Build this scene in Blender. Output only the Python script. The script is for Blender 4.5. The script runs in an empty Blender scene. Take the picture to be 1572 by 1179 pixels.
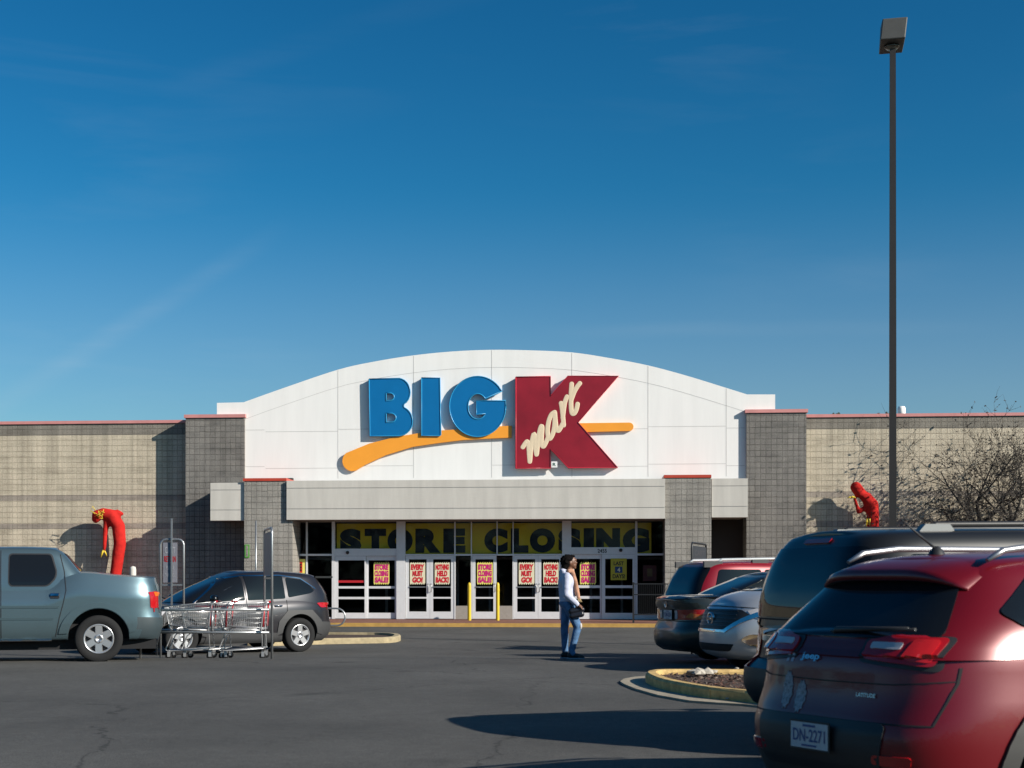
import bpy, bmesh, math, random
from mathutils import Vector, Matrix, geometry
from mathutils.bvhtree import BVHTree
random.seed(7)
SC = bpy.context.scene
COL = SC.collection
R = math.radians

# ------------------------------------------------------------------ camera, sky, sun, exposure
FPX, CX, CY, CZ, YAW = 2200.0, 739.0, 888.0, 1.41, R(4.5)
FW = Vector((-math.sin(YAW), math.cos(YAW), 0)); RT = Vector((math.cos(YAW), math.sin(YAW), 0))
cam = bpy.data.cameras.new('camera'); camo = bpy.data.objects.new('camera', cam); COL.objects.link(camo)
camo.location = (0, 0, CZ); camo.rotation_euler = (R(90), 0, YAW)
cam.sensor_width = 36; cam.lens = 36 * FPX / 1572
cam.shift_x = (786 - CX) / 1572; cam.shift_y = (CY - 589.5) / 1572
cam.clip_start = .1; cam.clip_end = 3000
cam.dof.use_dof = True; cam.dof.focus_distance = 46; cam.dof.aperture_fstop = 5.0
SC.camera = camo
SC.view_settings.view_transform = 'Standard'; SC.view_settings.look = 'None'
SC.view_settings.exposure = .50; SC.view_settings.gamma = 1
SUNV = (RT * 1 + FW * -.588 + Vector((0, 0, .57))).normalized()
sun = bpy.data.lights.new('sun', 'SUN'); suno = bpy.data.objects.new('sun', sun); COL.objects.link(suno)
suno.location = SUNV * 60
suno.rotation_euler = SUNV.to_track_quat('Z', 'Y').to_euler()
sun.energy = 5.0; sun.angle = R(.5); sun.color = (1, .935, .83)
W = bpy.data.worlds.new('World'); SC.world = W; W.use_nodes = True
nt = W.node_tree; N = nt.nodes; L = nt.links; N.clear()
sky = N.new('ShaderNodeTexSky'); sky.sky_type = 'NISHITA'; sky.sun_disc = False
sky.sun_elevation = math.asin(SUNV.z); sky.sun_rotation = math.atan2(SUNV.x, SUNV.y)
sky.air_density = 1.0; sky.dust_density = .8; sky.ozone_density = 3.0; sky.altitude = 200
tc = N.new('ShaderNodeTexCoord')
# thin cirrus: long streaks of noise in the sky's own directions
mp = N.new('ShaderNodeMapping'); mp.inputs['Rotation'].default_value = (0, R(-24), R(10)); mp.inputs['Scale'].default_value = (1.1, 1.5, 9)
n1 = N.new('ShaderNodeTexNoise'); n1.inputs['Scale'].default_value = 2.2; n1.inputs['Detail'].default_value = 8; n1.inputs['Roughness'].default_value = .58; n1.inputs['Distortion'].default_value = .5
L.new(tc.outputs['Generated'], mp.inputs['Vector']); L.new(mp.outputs[0], n1.inputs['Vector'])
n2 = N.new('ShaderNodeTexNoise'); n2.inputs['Scale'].default_value = 3.1; n2.inputs['Detail'].default_value = 3
L.new(tc.outputs['Generated'], n2.inputs['Vector'])
r1 = N.new('ShaderNodeMapRange'); r1.inputs['From Min'].default_value = .5; r1.inputs['From Max'].default_value = .8; L.new(n1.outputs['Fac'], r1.inputs['Value'])
r2 = N.new('ShaderNodeMapRange'); r2.inputs['From Min'].default_value = .42; r2.inputs['From Max'].default_value = .66; L.new(n2.outputs['Fac'], r2.inputs['Value'])
mu = N.new('ShaderNodeMath'); mu.operation = 'MULTIPLY'; L.new(r1.outputs[0], mu.inputs[0]); L.new(r2.outputs[0], mu.inputs[1])
mu2 = N.new('ShaderNodeMath'); mu2.operation = 'MULTIPLY'; mu2.inputs[1].default_value = .09; L.new(mu.outputs[0], mu2.inputs[0])
hs = N.new('ShaderNodeHueSaturation'); hs.inputs['Saturation'].default_value = 1.33; hs.inputs['Hue'].default_value = .488; hs.inputs['Value'].default_value = 1
L.new(sky.outputs[0], hs.inputs['Color'])
mx = N.new('ShaderNodeMixRGB'); mx.inputs['Color2'].default_value = (6.5, 7.6, 8.3, 1)
def mulc(src, col):
    q = N.new('ShaderNodeMixRGB'); q.blend_type = 'MULTIPLY'; q.inputs['Fac'].default_value = 1; q.use_clamp = False
    q.inputs['Color2'].default_value = (*col, 1); L.new(src, q.inputs['Color1']); return q.outputs[0]
gmn = N.new('ShaderNodeGamma'); gmn.inputs['Gamma'].default_value = 1.28; L.new(mulc(hs.outputs[0], (.06,.06,.06)), gmn.inputs['Color'])
skc = mulc(gmn.outputs[0], (.93/.06, 1.60/.06, 1.60/.06))
sx_ = N.new('ShaderNodeSeparateXYZ'); L.new(tc.outputs['Generated'], sx_.inputs[0])
hz_ = N.new('ShaderNodeMapRange'); hz_.interpolation_type = 'SMOOTHSTEP'; hz_.inputs['From Min'].default_value = .08; hz_.inputs['From Max'].default_value = .27; hz_.inputs['To Min'].default_value = .26; hz_.inputs['To Max'].default_value = 0; L.new(sx_.outputs['Z'], hz_.inputs['Value'])
hm_ = N.new('ShaderNodeMixRGB'); hm_.inputs['Color2'].default_value = (5.6, 4.6, 6.0, 1); L.new(skc, hm_.inputs['Color1']); L.new(hz_.outputs[0], hm_.inputs['Fac']); skc = hm_.outputs[0]
L.new(skc, mx.inputs['Color1']); L.new(mu2.outputs[0], mx.inputs['Fac'])
bg = N.new('ShaderNodeBackground'); bg.inputs['Strength'].default_value = .06
wo = N.new('ShaderNodeOutputWorld'); # two faint old vapour trails: great circles in the sky, frayed by noise
def sdir(px, py): return (RT*(px-CX) + FW*FPX + Vector((0,0,CY-py))).normalized()
prev = mx.outputs[0]
for (p, q, w_, k_) in ((( -40,655),(400,372),.011,.13),((860,502),(1500,508),.008,.07),((300,120),(760,-20),.012,.04)):
    nn = sdir(*p).cross(sdir(*q)).normalized(); mid_ = (sdir(*p)+sdir(*q)).normalized(); half = sdir(*p).dot(mid_)
    wn_ = N.new('ShaderNodeVectorMath'); wn_.operation = 'MULTIPLY_ADD'; wn_.inputs[1].default_value = (.02,.02,.02); L.new(n2.outputs['Color'], wn_.inputs[0]); L.new(tc.outputs['Generated'], wn_.inputs[2])
    d_ = N.new('ShaderNodeVectorMath'); d_.operation = 'DOT_PRODUCT'; d_.inputs[1].default_value = nn; L.new(wn_.outputs[0], d_.inputs[0])
    s_ = N.new('ShaderNodeMath'); s_.operation = 'ADD'; s_.inputs[1].default_value = -.01*(nn.x+nn.y+nn.z); L.new(d_.outputs['Value'], s_.inputs[0])
    ab = N.new('ShaderNodeMath'); ab.operation = 'ABSOLUTE'; L.new(s_.outputs[0], ab.inputs[0])
    r_ = N.new('ShaderNodeMapRange'); r_.interpolation_type = 'SMOOTHSTEP'; r_.inputs['From Min'].default_value = 0; r_.inputs['From Max'].default_value = w_; r_.inputs['To Min'].default_value = 1; r_.inputs['To Max'].default_value = 0; L.new(ab.outputs[0], r_.inputs['Value'])
    e_ = N.new('ShaderNodeVectorMath'); e_.operation = 'DOT_PRODUCT'; e_.inputs[1].default_value = mid_; L.new(tc.outputs['Generated'], e_.inputs[0])
    er = N.new('ShaderNodeMapRange'); er.interpolation_type = 'SMOOTHSTEP'; er.inputs['From Min'].default_value = half-.004; er.inputs['From Max'].default_value = 1-(1-half)*.3; L.new(e_.outputs['Value'], er.inputs['Value'])
    t1 = N.new('ShaderNodeMath'); t1.operation = 'MULTIPLY'; L.new(r_.outputs[0], t1.inputs[0]); L.new(er.outputs[0], t1.inputs[1])
    nr_ = N.new('ShaderNodeMapRange'); nr_.inputs['From Min'].default_value = .3; nr_.inputs['From Max'].default_value = .7; L.new(n1.outputs['Fac'], nr_.inputs['Value'])
    t2 = N.new('ShaderNodeMath'); t2.operation = 'MULTIPLY'; L.new(t1.outputs[0], t2.inputs[0]); L.new(nr_.outputs[0], t2.inputs[1])
    t3 = N.new('ShaderNodeMath'); t3.operation = 'MULTIPLY'; t3.inputs[1].default_value = k_; L.new(t2.outputs[0], t3.inputs[0])
    mm_ = N.new('ShaderNodeMixRGB'); mm_.inputs['Color2'].default_value = (6.5, 7.6, 8.3, 1); L.new(prev, mm_.inputs['Color1']); L.new(t3.outputs[0], mm_.inputs['Fac']); prev = mm_.outputs[0]
L.new(prev, bg.inputs['Color']); L.new(bg.outputs[0], wo.inputs['Surface'])

# ------------------------------------------------------------------ placing helpers
def cam_xy(px, D):                       # a ground position D metres ahead, at a bearing
    p = RT * ((px - CX) / FPX * D) + FW * D
    return p.x, p.y
def on_plane(px, Y):                     # x where the bearing meets the wall plane y = Y, and its distance
    k = (px - CX) / FPX
    D = Y / (k * math.sin(YAW) + math.cos(YAW))
    return D * (k * math.cos(YAW) - math.sin(YAW)), D
def PX(px, Y): return on_plane(px, Y)[0]
def PZ(px, py, Y): return CZ - (py - CY) / FPX * on_plane(px, Y)[1]
def depth(x, y): return -x * math.sin(YAW) + y * math.cos(YAW)
def pchip(pts):
    xs = [p[0] for p in pts]; ys = [p[1] for p in pts]; n = len(xs)
    d = [(ys[i+1]-ys[i])/(xs[i+1]-xs[i]) for i in range(n-1)]
    m = [d[0]] + [0 if d[i-1]*d[i] <= 0 else 2*d[i-1]*d[i]/(d[i-1]+d[i]) for i in range(1, n-1)] + [d[-1]]
    def f(x):
        if x <= xs[0]: return ys[0]
        if x >= xs[-1]: return ys[-1]
        for i in range(n-1):
            if x <= xs[i+1]: break
        h = xs[i+1]-xs[i]; t = (x-xs[i])/h
        return (2*t**3-3*t*t+1)*ys[i] + (t**3-2*t*t+t)*h*m[i] + (-2*t**3+3*t*t)*ys[i+1] + (t**3-t*t)*h*m[i+1]
    return f
GP = pchip([(-60,-.1),(0,-.12),(6,-.09),(8.5,-.05),(11.5,.03),(16,.06),(20,.10),(23,.085),(24.5,.05),(26,-.03),(28.7,-.12),(30.5,-.14),(36,-.15),(45,-.15),(400,-.15)])
def gz(x, y): return GP(depth(x, y))

# ------------------------------------------------------------------ materials
MATS = {}
def mat(name, color, rough=.6, metal=0, coat=0, spec=.5, stretch=None, noise=0, nscale=8, bump=0, bscale=60, alpha=None, trans=0):
    if name in MATS: return MATS[name]
    color = tuple(v*.73 for v in color)
    m = bpy.data.materials.new(name); m.use_nodes = True; MATS[name] = m
    n = m.node_tree.nodes; l = m.node_tree.links; b = n['Principled BSDF']
    b.inputs['Base Color'].default_value = (*color, 1); b.inputs['Roughness'].default_value = rough
    b.inputs['Metallic'].default_value = metal; b.inputs['Coat Weight'].default_value = coat; b.inputs['Coat Roughness'].default_value = .04
    b.inputs['Specular IOR Level'].default_value = spec
    t = n.new('ShaderNodeTexCoord')
    if noise:
        nz = n.new('ShaderNodeTexNoise'); nz.inputs['Scale'].default_value = nscale; nz.inputs['Detail'].default_value = 7; nz.inputs['Roughness'].default_value = .6
        if stretch: sm_ = n.new('ShaderNodeMapping'); sm_.inputs['Scale'].default_value = stretch; l.new(t.outputs['Object'], sm_.inputs['Vector']); l.new(sm_.outputs[0], nz.inputs['Vector'])
        else: l.new(t.outputs['Object'], nz.inputs['Vector'])
        mr = n.new('ShaderNodeMapRange'); mr.inputs['From Min'].default_value = .25; mr.inputs['From Max'].default_value = .75
        mr.inputs['To Min'].default_value = 1-noise; mr.inputs['To Max'].default_value = 1+noise; l.new(nz.outputs['Fac'], mr.inputs['Value'])
        mm = n.new('ShaderNodeMixRGB'); mm.blend_type = 'MULTIPLY'; mm.inputs['Fac'].default_value = 1; mm.inputs['Color1'].default_value = (*color, 1)
        l.new(mr.outputs[0], mm.inputs['Color2']); l.new(mm.outputs[0], b.inputs['Base Color'])
    if bump:
        nb = n.new('ShaderNodeTexNoise'); nb.inputs['Scale'].default_value = bscale; nb.inputs['Detail'].default_value = 4; l.new(t.outputs['Object'], nb.inputs['Vector'])
        bp = n.new('ShaderNodeBump'); bp.inputs['Strength'].default_value = bump; bp.inputs['Distance'].default_value = .02
        l.new(nb.outputs['Fac'], bp.inputs['Height']); l.new(bp.outputs[0], b.inputs['Normal'])
    return m
def block_mat(name, c1, c2, mortar, stain=(.06,.055,.05), bw=.188, band=None, stain_amt=.5):
    c1, c2, mortar = [tuple(v*.73 for v in q) for q in (c1, c2, mortar)]
    m = bpy.data.materials.new(name); m.use_nodes = True
    n = m.node_tree.nodes; l = m.node_tree.links; b = n['Principled BSDF']; b.inputs['Roughness'].default_value = .9; b.inputs['Specular IOR Level'].default_value = .2
    g = n.new('ShaderNodeNewGeometry'); sp = n.new('ShaderNodeSeparateXYZ'); l.new(g.outputs['Position'], sp.inputs[0])
    ad = n.new('ShaderNodeMath'); ad.operation = 'ADD'; l.new(sp.outputs['X'], ad.inputs[0]); l.new(sp.outputs['Y'], ad.inputs[1])
    cb = n.new('ShaderNodeCombineXYZ'); l.new(ad.outputs[0], cb.inputs[0]); l.new(sp.outputs['Z'], cb.inputs[1])
    wn = n.new('ShaderNodeTexNoise'); wn.inputs['Scale'].default_value = 9; wn.inputs['Detail'].default_value = 2; l.new(cb.outputs[0], wn.inputs['Vector'])
    wm = n.new('ShaderNodeVectorMath'); wm.operation = 'MULTIPLY_ADD'; wm.inputs[1].default_value = (.035,.035,0); l.new(wn.outputs['Color'], wm.inputs[0]); l.new(cb.outputs[0], wm.inputs[2])
    br = n.new('ShaderNodeTexBrick'); br.offset = 0; br.inputs['Scale'].default_value = 1; br.inputs['Brick Width'].default_value = bw; br.inputs['Row Height'].default_value = .203
    br.inputs['Mortar Size'].default_value = .011; br.inputs['Mortar Smooth'].default_value = .5; br.inputs['Bias'].default_value = 0
    br.inputs['Color1'].default_value = (*c1,1); br.inputs['Color2'].default_value = (*c2,1); br.inputs['Mortar'].default_value = (*mortar,1)
    l.new(wm.outputs[0], br.inputs['Vector'])
    fn = n.new('ShaderNodeTexNoise'); fn.inputs['Scale'].default_value = 22; fn.inputs['Detail'].default_value = 6; fn.inputs['Roughness'].default_value = .7; l.new(cb.outputs[0], fn.inputs['Vector'])
    fr = n.new('ShaderNodeMapRange'); fr.inputs['From Min'].default_value = .25; fr.inputs['From Max'].default_value = .75; fr.inputs['To Min'].default_value = .72; fr.inputs['To Max'].default_value = 1.2; l.new(fn.outputs['Fac'], fr.inputs['Value'])
    jn_ = n.new('ShaderNodeTexNoise'); jn_.inputs['Scale'].default_value = 1.7; jn_.inputs['Detail'].default_value = 5; jn_.inputs['Roughness'].default_value = .7; l.new(cb.outputs[0], jn_.inputs['Vector'])
    jr = n.new('ShaderNodeMapRange'); jr.inputs['From Min'].default_value = .35; jr.inputs['From Max'].default_value = .65; jr.inputs['To Min'].default_value = .15; jr.inputs['To Max'].default_value = .95; l.new(jn_.outputs['Fac'], jr.inputs['Value'])
    m0 = n.new('ShaderNodeMixRGB'); m0.inputs['Color2'].default_value = (*[(p+q)/2 for p, q in zip(c1, c2)], 1); l.new(br.outputs['Color'], m0.inputs['Color1']); l.new(jr.outputs[0], m0.inputs['Fac'])
    m1 = n.new('ShaderNodeMixRGB'); m1.blend_type = 'MULTIPLY'; m1.inputs['Fac'].default_value = 1; l.new(m0.outputs[0], m1.inputs['Color1']); l.new(fr.outputs[0], m1.inputs['Color2'])
    # stains that run along courses
    sm = n.new('ShaderNodeMapping'); sm.inputs['Scale'].default_value = (.45, 2.6, 1); l.new(cb.outputs[0], sm.inputs['Vector'])
    sn = n.new('ShaderNodeTexNoise'); sn.inputs['Scale'].default_value = 1.1; sn.inputs['Detail'].default_value = 8; sn.inputs['Roughness'].default_value = .65; l.new(sm.outputs[0], sn.inputs['Vector'])
    sr = n.new('ShaderNodeMapRange'); sr.inputs['From Min'].default_value = .5; sr.inputs['From Max'].default_value = .78; sr.inputs['To Max'].default_value = stain_amt; l.new(sn.outputs['Fac'], sr.inputs['Value'])
    m2 = n.new('ShaderNodeMixRGB'); m2.inputs['Color2'].default_value = (*stain,1); l.new(m1.outputs[0], m2.inputs['Color1']); l.new(sr.outputs[0], m2.inputs['Fac'])
    vm_ = n.new('ShaderNodeMapping'); vm_.inputs['Scale'].default_value = (2.4, .16, 1); l.new(cb.outputs[0], vm_.inputs['Vector'])
    vn = n.new('ShaderNodeTexNoise'); vn.inputs['Scale'].default_value = 1.3; vn.inputs['Detail'].default_value = 7; l.new(vm_.outputs[0], vn.inputs['Vector'])
    vr = n.new('ShaderNodeMapRange'); vr.inputs['From Min'].default_value = .35; vr.inputs['From Max'].default_value = .72; vr.inputs['To Min'].default_value = 1.08; vr.inputs['To Max'].default_value = .72; l.new(vn.outputs['Fac'], vr.inputs['Value'])
    m3 = n.new('ShaderNodeMixRGB'); m3.blend_type = 'MULTIPLY'; m3.inputs['Fac'].default_value = 1; l.new(m2.outputs[0], m3.inputs['Color1']); l.new(vr.outputs[0], m3.inputs['Color2'])
    out = m3.outputs[0]
    if band:
        for (z0, z1, c) in band:
            a = n.new('ShaderNodeMath'); a.operation = 'COMPARE'; a.inputs[1].default_value = (z0+z1)/2; a.inputs[2].default_value = (z1-z0)/2; l.new(sp.outputs['Z'], a.inputs[0])
            mb = n.new('ShaderNodeMixRGB'); mb.blend_type = 'MULTIPLY'; mb.inputs['Color2'].default_value = (*c,1)
            l.new(a.outputs[0], mb.inputs['Fac']); l.new(out, mb.inputs['Color1']); out = mb.outputs[0]
    l.new(out, b.inputs['Base Color'])
    bs = n.new('ShaderNodeMath'); bs.operation = 'MULTIPLY_ADD'; bs.inputs[1].default_value = -1.2; l.new(br.outputs['Fac'], bs.inputs[0]); l.new(fn.outputs['Fac'], bs.inputs[2])
    bp = n.new('ShaderNodeBump'); bp.inputs['Strength'].default_value = .9; bp.inputs['Distance'].default_value = .025
    l.new(bs.outputs[0], bp.inputs['Height']); l.new(bp.outputs[0], b.inputs['Normal'])
    return m
def glass_mat(name, tint=(.75,.8,.8), op=.0):
    m = bpy.data.materials.new(name); m.use_nodes = True; n = m.node_tree.nodes; l = m.node_tree.links; n.clear()
    o = n.new('ShaderNodeOutputMaterial'); t = n.new('ShaderNodeBsdfTransparent'); t.inputs[0].default_value = (*tint,1)
    g = n.new('ShaderNodeBsdfGlossy'); g.inputs['Roughness'].default_value = .02; g.inputs['Color'].default_value = (.9,.95,1,1)
    f = n.new('ShaderNodeFresnel'); f.inputs['IOR'].default_value = 1.17
    x = n.new('ShaderNodeMixShader'); l.new(f.outputs[0], x.inputs[0]); l.new(t.outputs[0], x.inputs[1]); l.new(g.outputs[0], x.inputs[2]); l.new(x.outputs[0], o.inputs[0])
    return m

M_white = mat('arch_panel', (1.10,1.075,1.045), .75, noise=.05, stretch=(2.2,2.2,.22), nscale=1.2, bump=.08, bscale=30)
M_joint = mat('panel_joint', (.72,.70,.68), .8)
M_fascia = mat('fascia_stucco', (.72,.68,.62), .85, noise=.10, stretch=(2.5,2.5,.35), nscale=1.5, bump=.2, bscale=40)
M_alum = mat('aluminium_frame', (.88,.88,.90), .42, metal=.1, noise=.05)
M_coping = mat('faded_coping', (.78,.33,.31), .5, noise=.14, nscale=2.5)
M_copred = mat('red_coping', (.62,.07,.035), .45, noise=.12, nscale=3)
M_dark = mat('dark_void', (.012,.012,.014), .9)
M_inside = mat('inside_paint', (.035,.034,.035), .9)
M_brown = mat('brown_door', (.028,.015,.010), .6)
M_soffit = mat('soffit', (.34,.30,.25), .8)
M_glass = glass_mat('window_glass', (.88,.90,.91))
M_yellow = mat('yellow_paint', (.80,.56,.02), .45, noise=.05)
M_banner = mat('banner_yellow', (1.10,.72,.02), .6, noise=.1, nscale=1.5)
M_ink = mat('black_ink', (.012,.012,.015), .55)
M_steel = mat('galvanised_steel', (.46,.47,.48), .35, metal=.7, noise=.08)
M_blackm = mat('black_metal', (.02,.02,.022), .45)
M_tyre = mat('tyre_rubber', (.022,.022,.023), .85, spec=.25, bump=.2, bscale=90)
M_rim = mat('alloy', (.72,.72,.74), .28, metal=.75)
M_rimb = mat('brake_dark', (.03,.03,.032), .6)
M_cglass = mat('tinted_glass', (.010,.012,.015), .04, spec=.33)
M_trim = mat('black_trim', (.022,.022,.024), .5)
M_seam = mat('seam_gap', (.01,.01,.012), .8)
M_chrome = mat('chrome', (.85,.85,.86), .12, metal=1)
M_redlamp = mat('red_lamp', (.50,.008,.012), .12, coat=.6)
M_clearlamp = mat('clear_lamp', (.62,.60,.62), .12, coat=.6)
M_amber = mat('amber_lamp', (.75,.16,.02), .15, coat=.5)
M_plate = mat('plate_white', (.62,.65,.68), .5, noise=.08, nscale=30)
M_platetx = mat('plate_text', (.06,.10,.28), .5)

# ------------------------------------------------------------------ mesh helpers
class MB:
    def __init__(s): s.v = []; s.f = []; s.m = []; s.sm = []
    def box(s, x0, y0, z0, x1, y1, z1, mi=0):
        k = len(s.v); s.v += [(x, y, z) for z in (z0, z1) for y in (y0, y1) for x in (x0, x1)]
        for f in ((0,2,3,1),(4,5,7,6),(0,1,5,4),(2,6,7,3),(0,4,6,2),(1,3,7,5)): s.f.append([k+i for i in f]); s.m.append(mi); s.sm.append(False)
    def tube(s, pts, r, n=8, mi=0, cap=True, smooth=True, flat=None):
        pts = [Vector(p) for p in pts]; rs = r if isinstance(r, (list, tuple)) else [r]*len(pts)
        k0 = len(s.v); prev = None
        for i, p in enumerate(pts):
            t = (pts[min(i+1, len(pts)-1)] - pts[max(i-1, 0)]).normalized()
            if prev is None:
                a = Vector((0,0,1)) if abs(t.z) < .9 else Vector((1,0,0)); u = t.cross(a).normalized()
            else: u = (prev - t*prev.dot(t)).normalized()
            prev = u; w = t.cross(u)
            for j in range(n):
                a = 2*math.pi*j/n; q = p + (u*math.cos(a) + w*math.sin(a))*rs[i]
                if flat: q = Vector((q.x, p.y + (q.y-p.y)*flat, q.z))
                s.v.append(tuple(q))
        for i in range(len(pts)-1):
            for j in range(n):
                a = k0+i*n+j; b = k0+i*n+(j+1)%n
                s.f.append([a, b, b+n, a+n]); s.m.append(mi); s.sm.append(smooth)
        if cap:
            s.f.append([k0+j for j in range(n)][::-1]); s.m.append(mi); s.sm.append(False)
            e = k0+(len(pts)-1)*n; s.f.append([e+j for j in range(n)]); s.m.append(mi); s.sm.append(False)
    def lathe(s, prof, n=32, mi=0, axis='y', c=(0,0,0), smooth=True):      # prof: (radius, along)
        k0 = len(s.v)
        for (r, h) in prof:
            for j in range(n):
                a = 2*math.pi*j/n; p, q = r*math.cos(a), r*math.sin(a)
                v = (p, h, q) if axis == 'y' else (p, q, h) if axis == 'z' else (h, p, q)
                s.v.append((c[0]+v[0], c[1]+v[1], c[2]+v[2]))
        for i in range(len(prof)-1):
            for j in range(n):
                a = k0+i*n+j; b = k0+i*n+(j+1)%n
                s.f.append([a, b, b+n, a+n]); s.m.append(mi); s.sm.append(smooth)
    def prism(s, poly, y0, y1, mi=0, plane='xz', side_mi=None):            # poly extruded along the third axis
        k = len(s.v); n = len(poly)
        def P(a, b, h): return (a, h, b) if plane == 'xz' else (a, b, h) if plane == 'xy' else (h, a, b)
        s.v += [P(a, b, y0) for a, b in poly] + [P(a, b, y1) for a, b in poly]
        for t in geometry.tessellate_polygon([[Vector((a, b, 0)) for a, b in poly]]):
            s.f.append([k+i for i in t]); s.m.append(mi); s.sm.append(False)
            s.f.append([k+n+i for i in reversed(t)]); s.m.append(mi); s.sm.append(False)
        for i in range(n):
            j = (i+1) % n; s.f.append([k+i, k+j, k+n+j, k+n+i]); s.m.append(mi if side_mi is None else side_mi); s.sm.append(False)
    def mesh(s, name, mats):
        me = bpy.data.meshes.new(name); me.from_pydata(s.v, [], s.f); 
        for m in (mats if isinstance(mats, (list, tuple)) else [mats]): me.materials.append(m)
        me.polygons.foreach_set('material_index', s.m); me.polygons.foreach_set('use_smooth', s.sm)
        bm = bmesh.new(); bm.from_mesh(me); bmesh.ops.recalc_face_normals(bm, faces=bm.faces); bm.to_mesh(me); bm.free()
        return me
    def build(s, name, mats, parent=None, loc=None):
        return link(name, s.mesh(name, mats), parent, loc)
def link(name, me, parent=None, loc=None):
    o = bpy.data.objects.new(name, me); COL.objects.link(o)
    if parent: o.parent = parent
    if loc: o.location = loc
    return o
def tag(o, label=None, cat=None, group=None, kind=None):
    if label: o['label'] = label
    if cat: o['category'] = cat
    if group: o['group'] = group
    if kind: o['kind'] = kind
    return o
def thing(name, label, cat, loc=(0,0,0), rz=0, group=None):
    o = bpy.data.objects.new(name, None); COL.objects.link(o); o.empty_display_size = .2
    o.location = loc; o.rotation_euler = (0, 0, rz); return tag(o, label, cat, group)
def copy_tree(o, parent=None):
    c = o.copy(); COL.objects.link(c)
    if parent: c.parent = parent
    for ch in list(o.children): copy_tree(ch, c)
    return c
def bm_link(name, bm, mats, parent=None, smooth=False, sharp=35):
    me = bpy.data.meshes.new(name); bm.to_mesh(me); bm.free()
    for m in (mats if isinstance(mats, (list, tuple)) else [mats]): me.materials.append(m)
    if smooth:
        me.polygons.foreach_set('use_smooth', [True]*len(me.polygons)); me.set_sharp_from_angle(angle=R(sharp))
    return link(name, me, parent)
def curve_mesh(splines, depth=.05, bevel=0, fill=True):
    cu = bpy.data.curves.new('c', 'CURVE'); cu.dimensions = '2D' if fill else '3D'
    if fill: cu.fill_mode = 'BOTH'; cu.extrude = depth/2
    cu.bevel_depth = bevel; cu.bevel_resolution = 2
    for pts in splines:
        sp = cu.splines.new('POLY'); sp.points.add(len(pts)-1); sp.use_cyclic_u = True
        for i, p in enumerate(pts): sp.points[i].co = (p[0], p[1], 0, 1)
    o = bpy.data.objects.new('c', cu); COL.objects.link(o); bpy.context.view_layer.update()
    me = bpy.data.meshes.new_from_object(o.evaluated_get(bpy.context.evaluated_depsgraph_get()))
    bpy.data.objects.remove(o); bpy.data.curves.remove(cu)
    return me
def text_verts(txt, bold=0.0, shear=0):
    cu = bpy.data.curves.new('t', 'FONT'); cu.body = txt; cu.size = 1; cu.offset = bold; cu.shear = shear; cu.resolution_u = 5
    o = bpy.data.objects.new('t', cu); COL.objects.link(o); bpy.context.view_layer.update()
    me = bpy.data.meshes.new_from_object(o.evaluated_get(bpy.context.evaluated_depsgraph_get()))
    bpy.data.objects.remove(o); bpy.data.curves.remove(cu)
    v = [(q.co.x, q.co.y) for q in me.vertices]; f = [list(p.vertices) for p in me.polygons]; bpy.data.meshes.remove(me)
    return v, f
def text_into(mb, txt, x0, z0, x1, z1, y, mi=0, bold=.02, shear=0, thick=.003, M=None):
    v, f = text_verts(txt, bold, shear)
    if not v: return
    ax = min(p[0] for p in v); bx = max(p[0] for p in v); az = min(p[1] for p in v); bz = max(p[1] for p in v)
    k = len(mb.v)
    for (a, b) in v:
        p = Vector((x0+(a-ax)/(bx-ax)*(x1-x0), y, z0+(b-az)/(bz-az)*(z1-z0)))
        mb.v.append(tuple(M @ p) if M else tuple(p))
    for q in f: mb.f.append([k+i for i in q]); mb.m.append(mi); mb.sm.append(False)
def arc(cx, cy, rx, ry, a0, a1, n=12):
    return [(cx+rx*math.cos(R(a0+(a1-a0)*i/n)), cy+ry*math.sin(R(a0+(a1-a0)*i/n))) for i in range(n+1)]
def roundpoly(pts, r, seg=4):
    out = []; n = len(pts)
    for i in range(n):
        p = Vector(pts[i]); a = Vector(pts[i-1]); b = Vector(pts[(i+1) % n])
        da = (a-p); db = (b-p); rr = min(r, da.length*.45, db.length*.45)
        s = p+da.normalized()*rr; e = p+db.normalized()*rr
        for k in range(seg+1):
            t = k/seg; out.append(tuple(s*(1-t)**2 + p*2*t*(1-t) + e*t*t))
    return out
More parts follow.
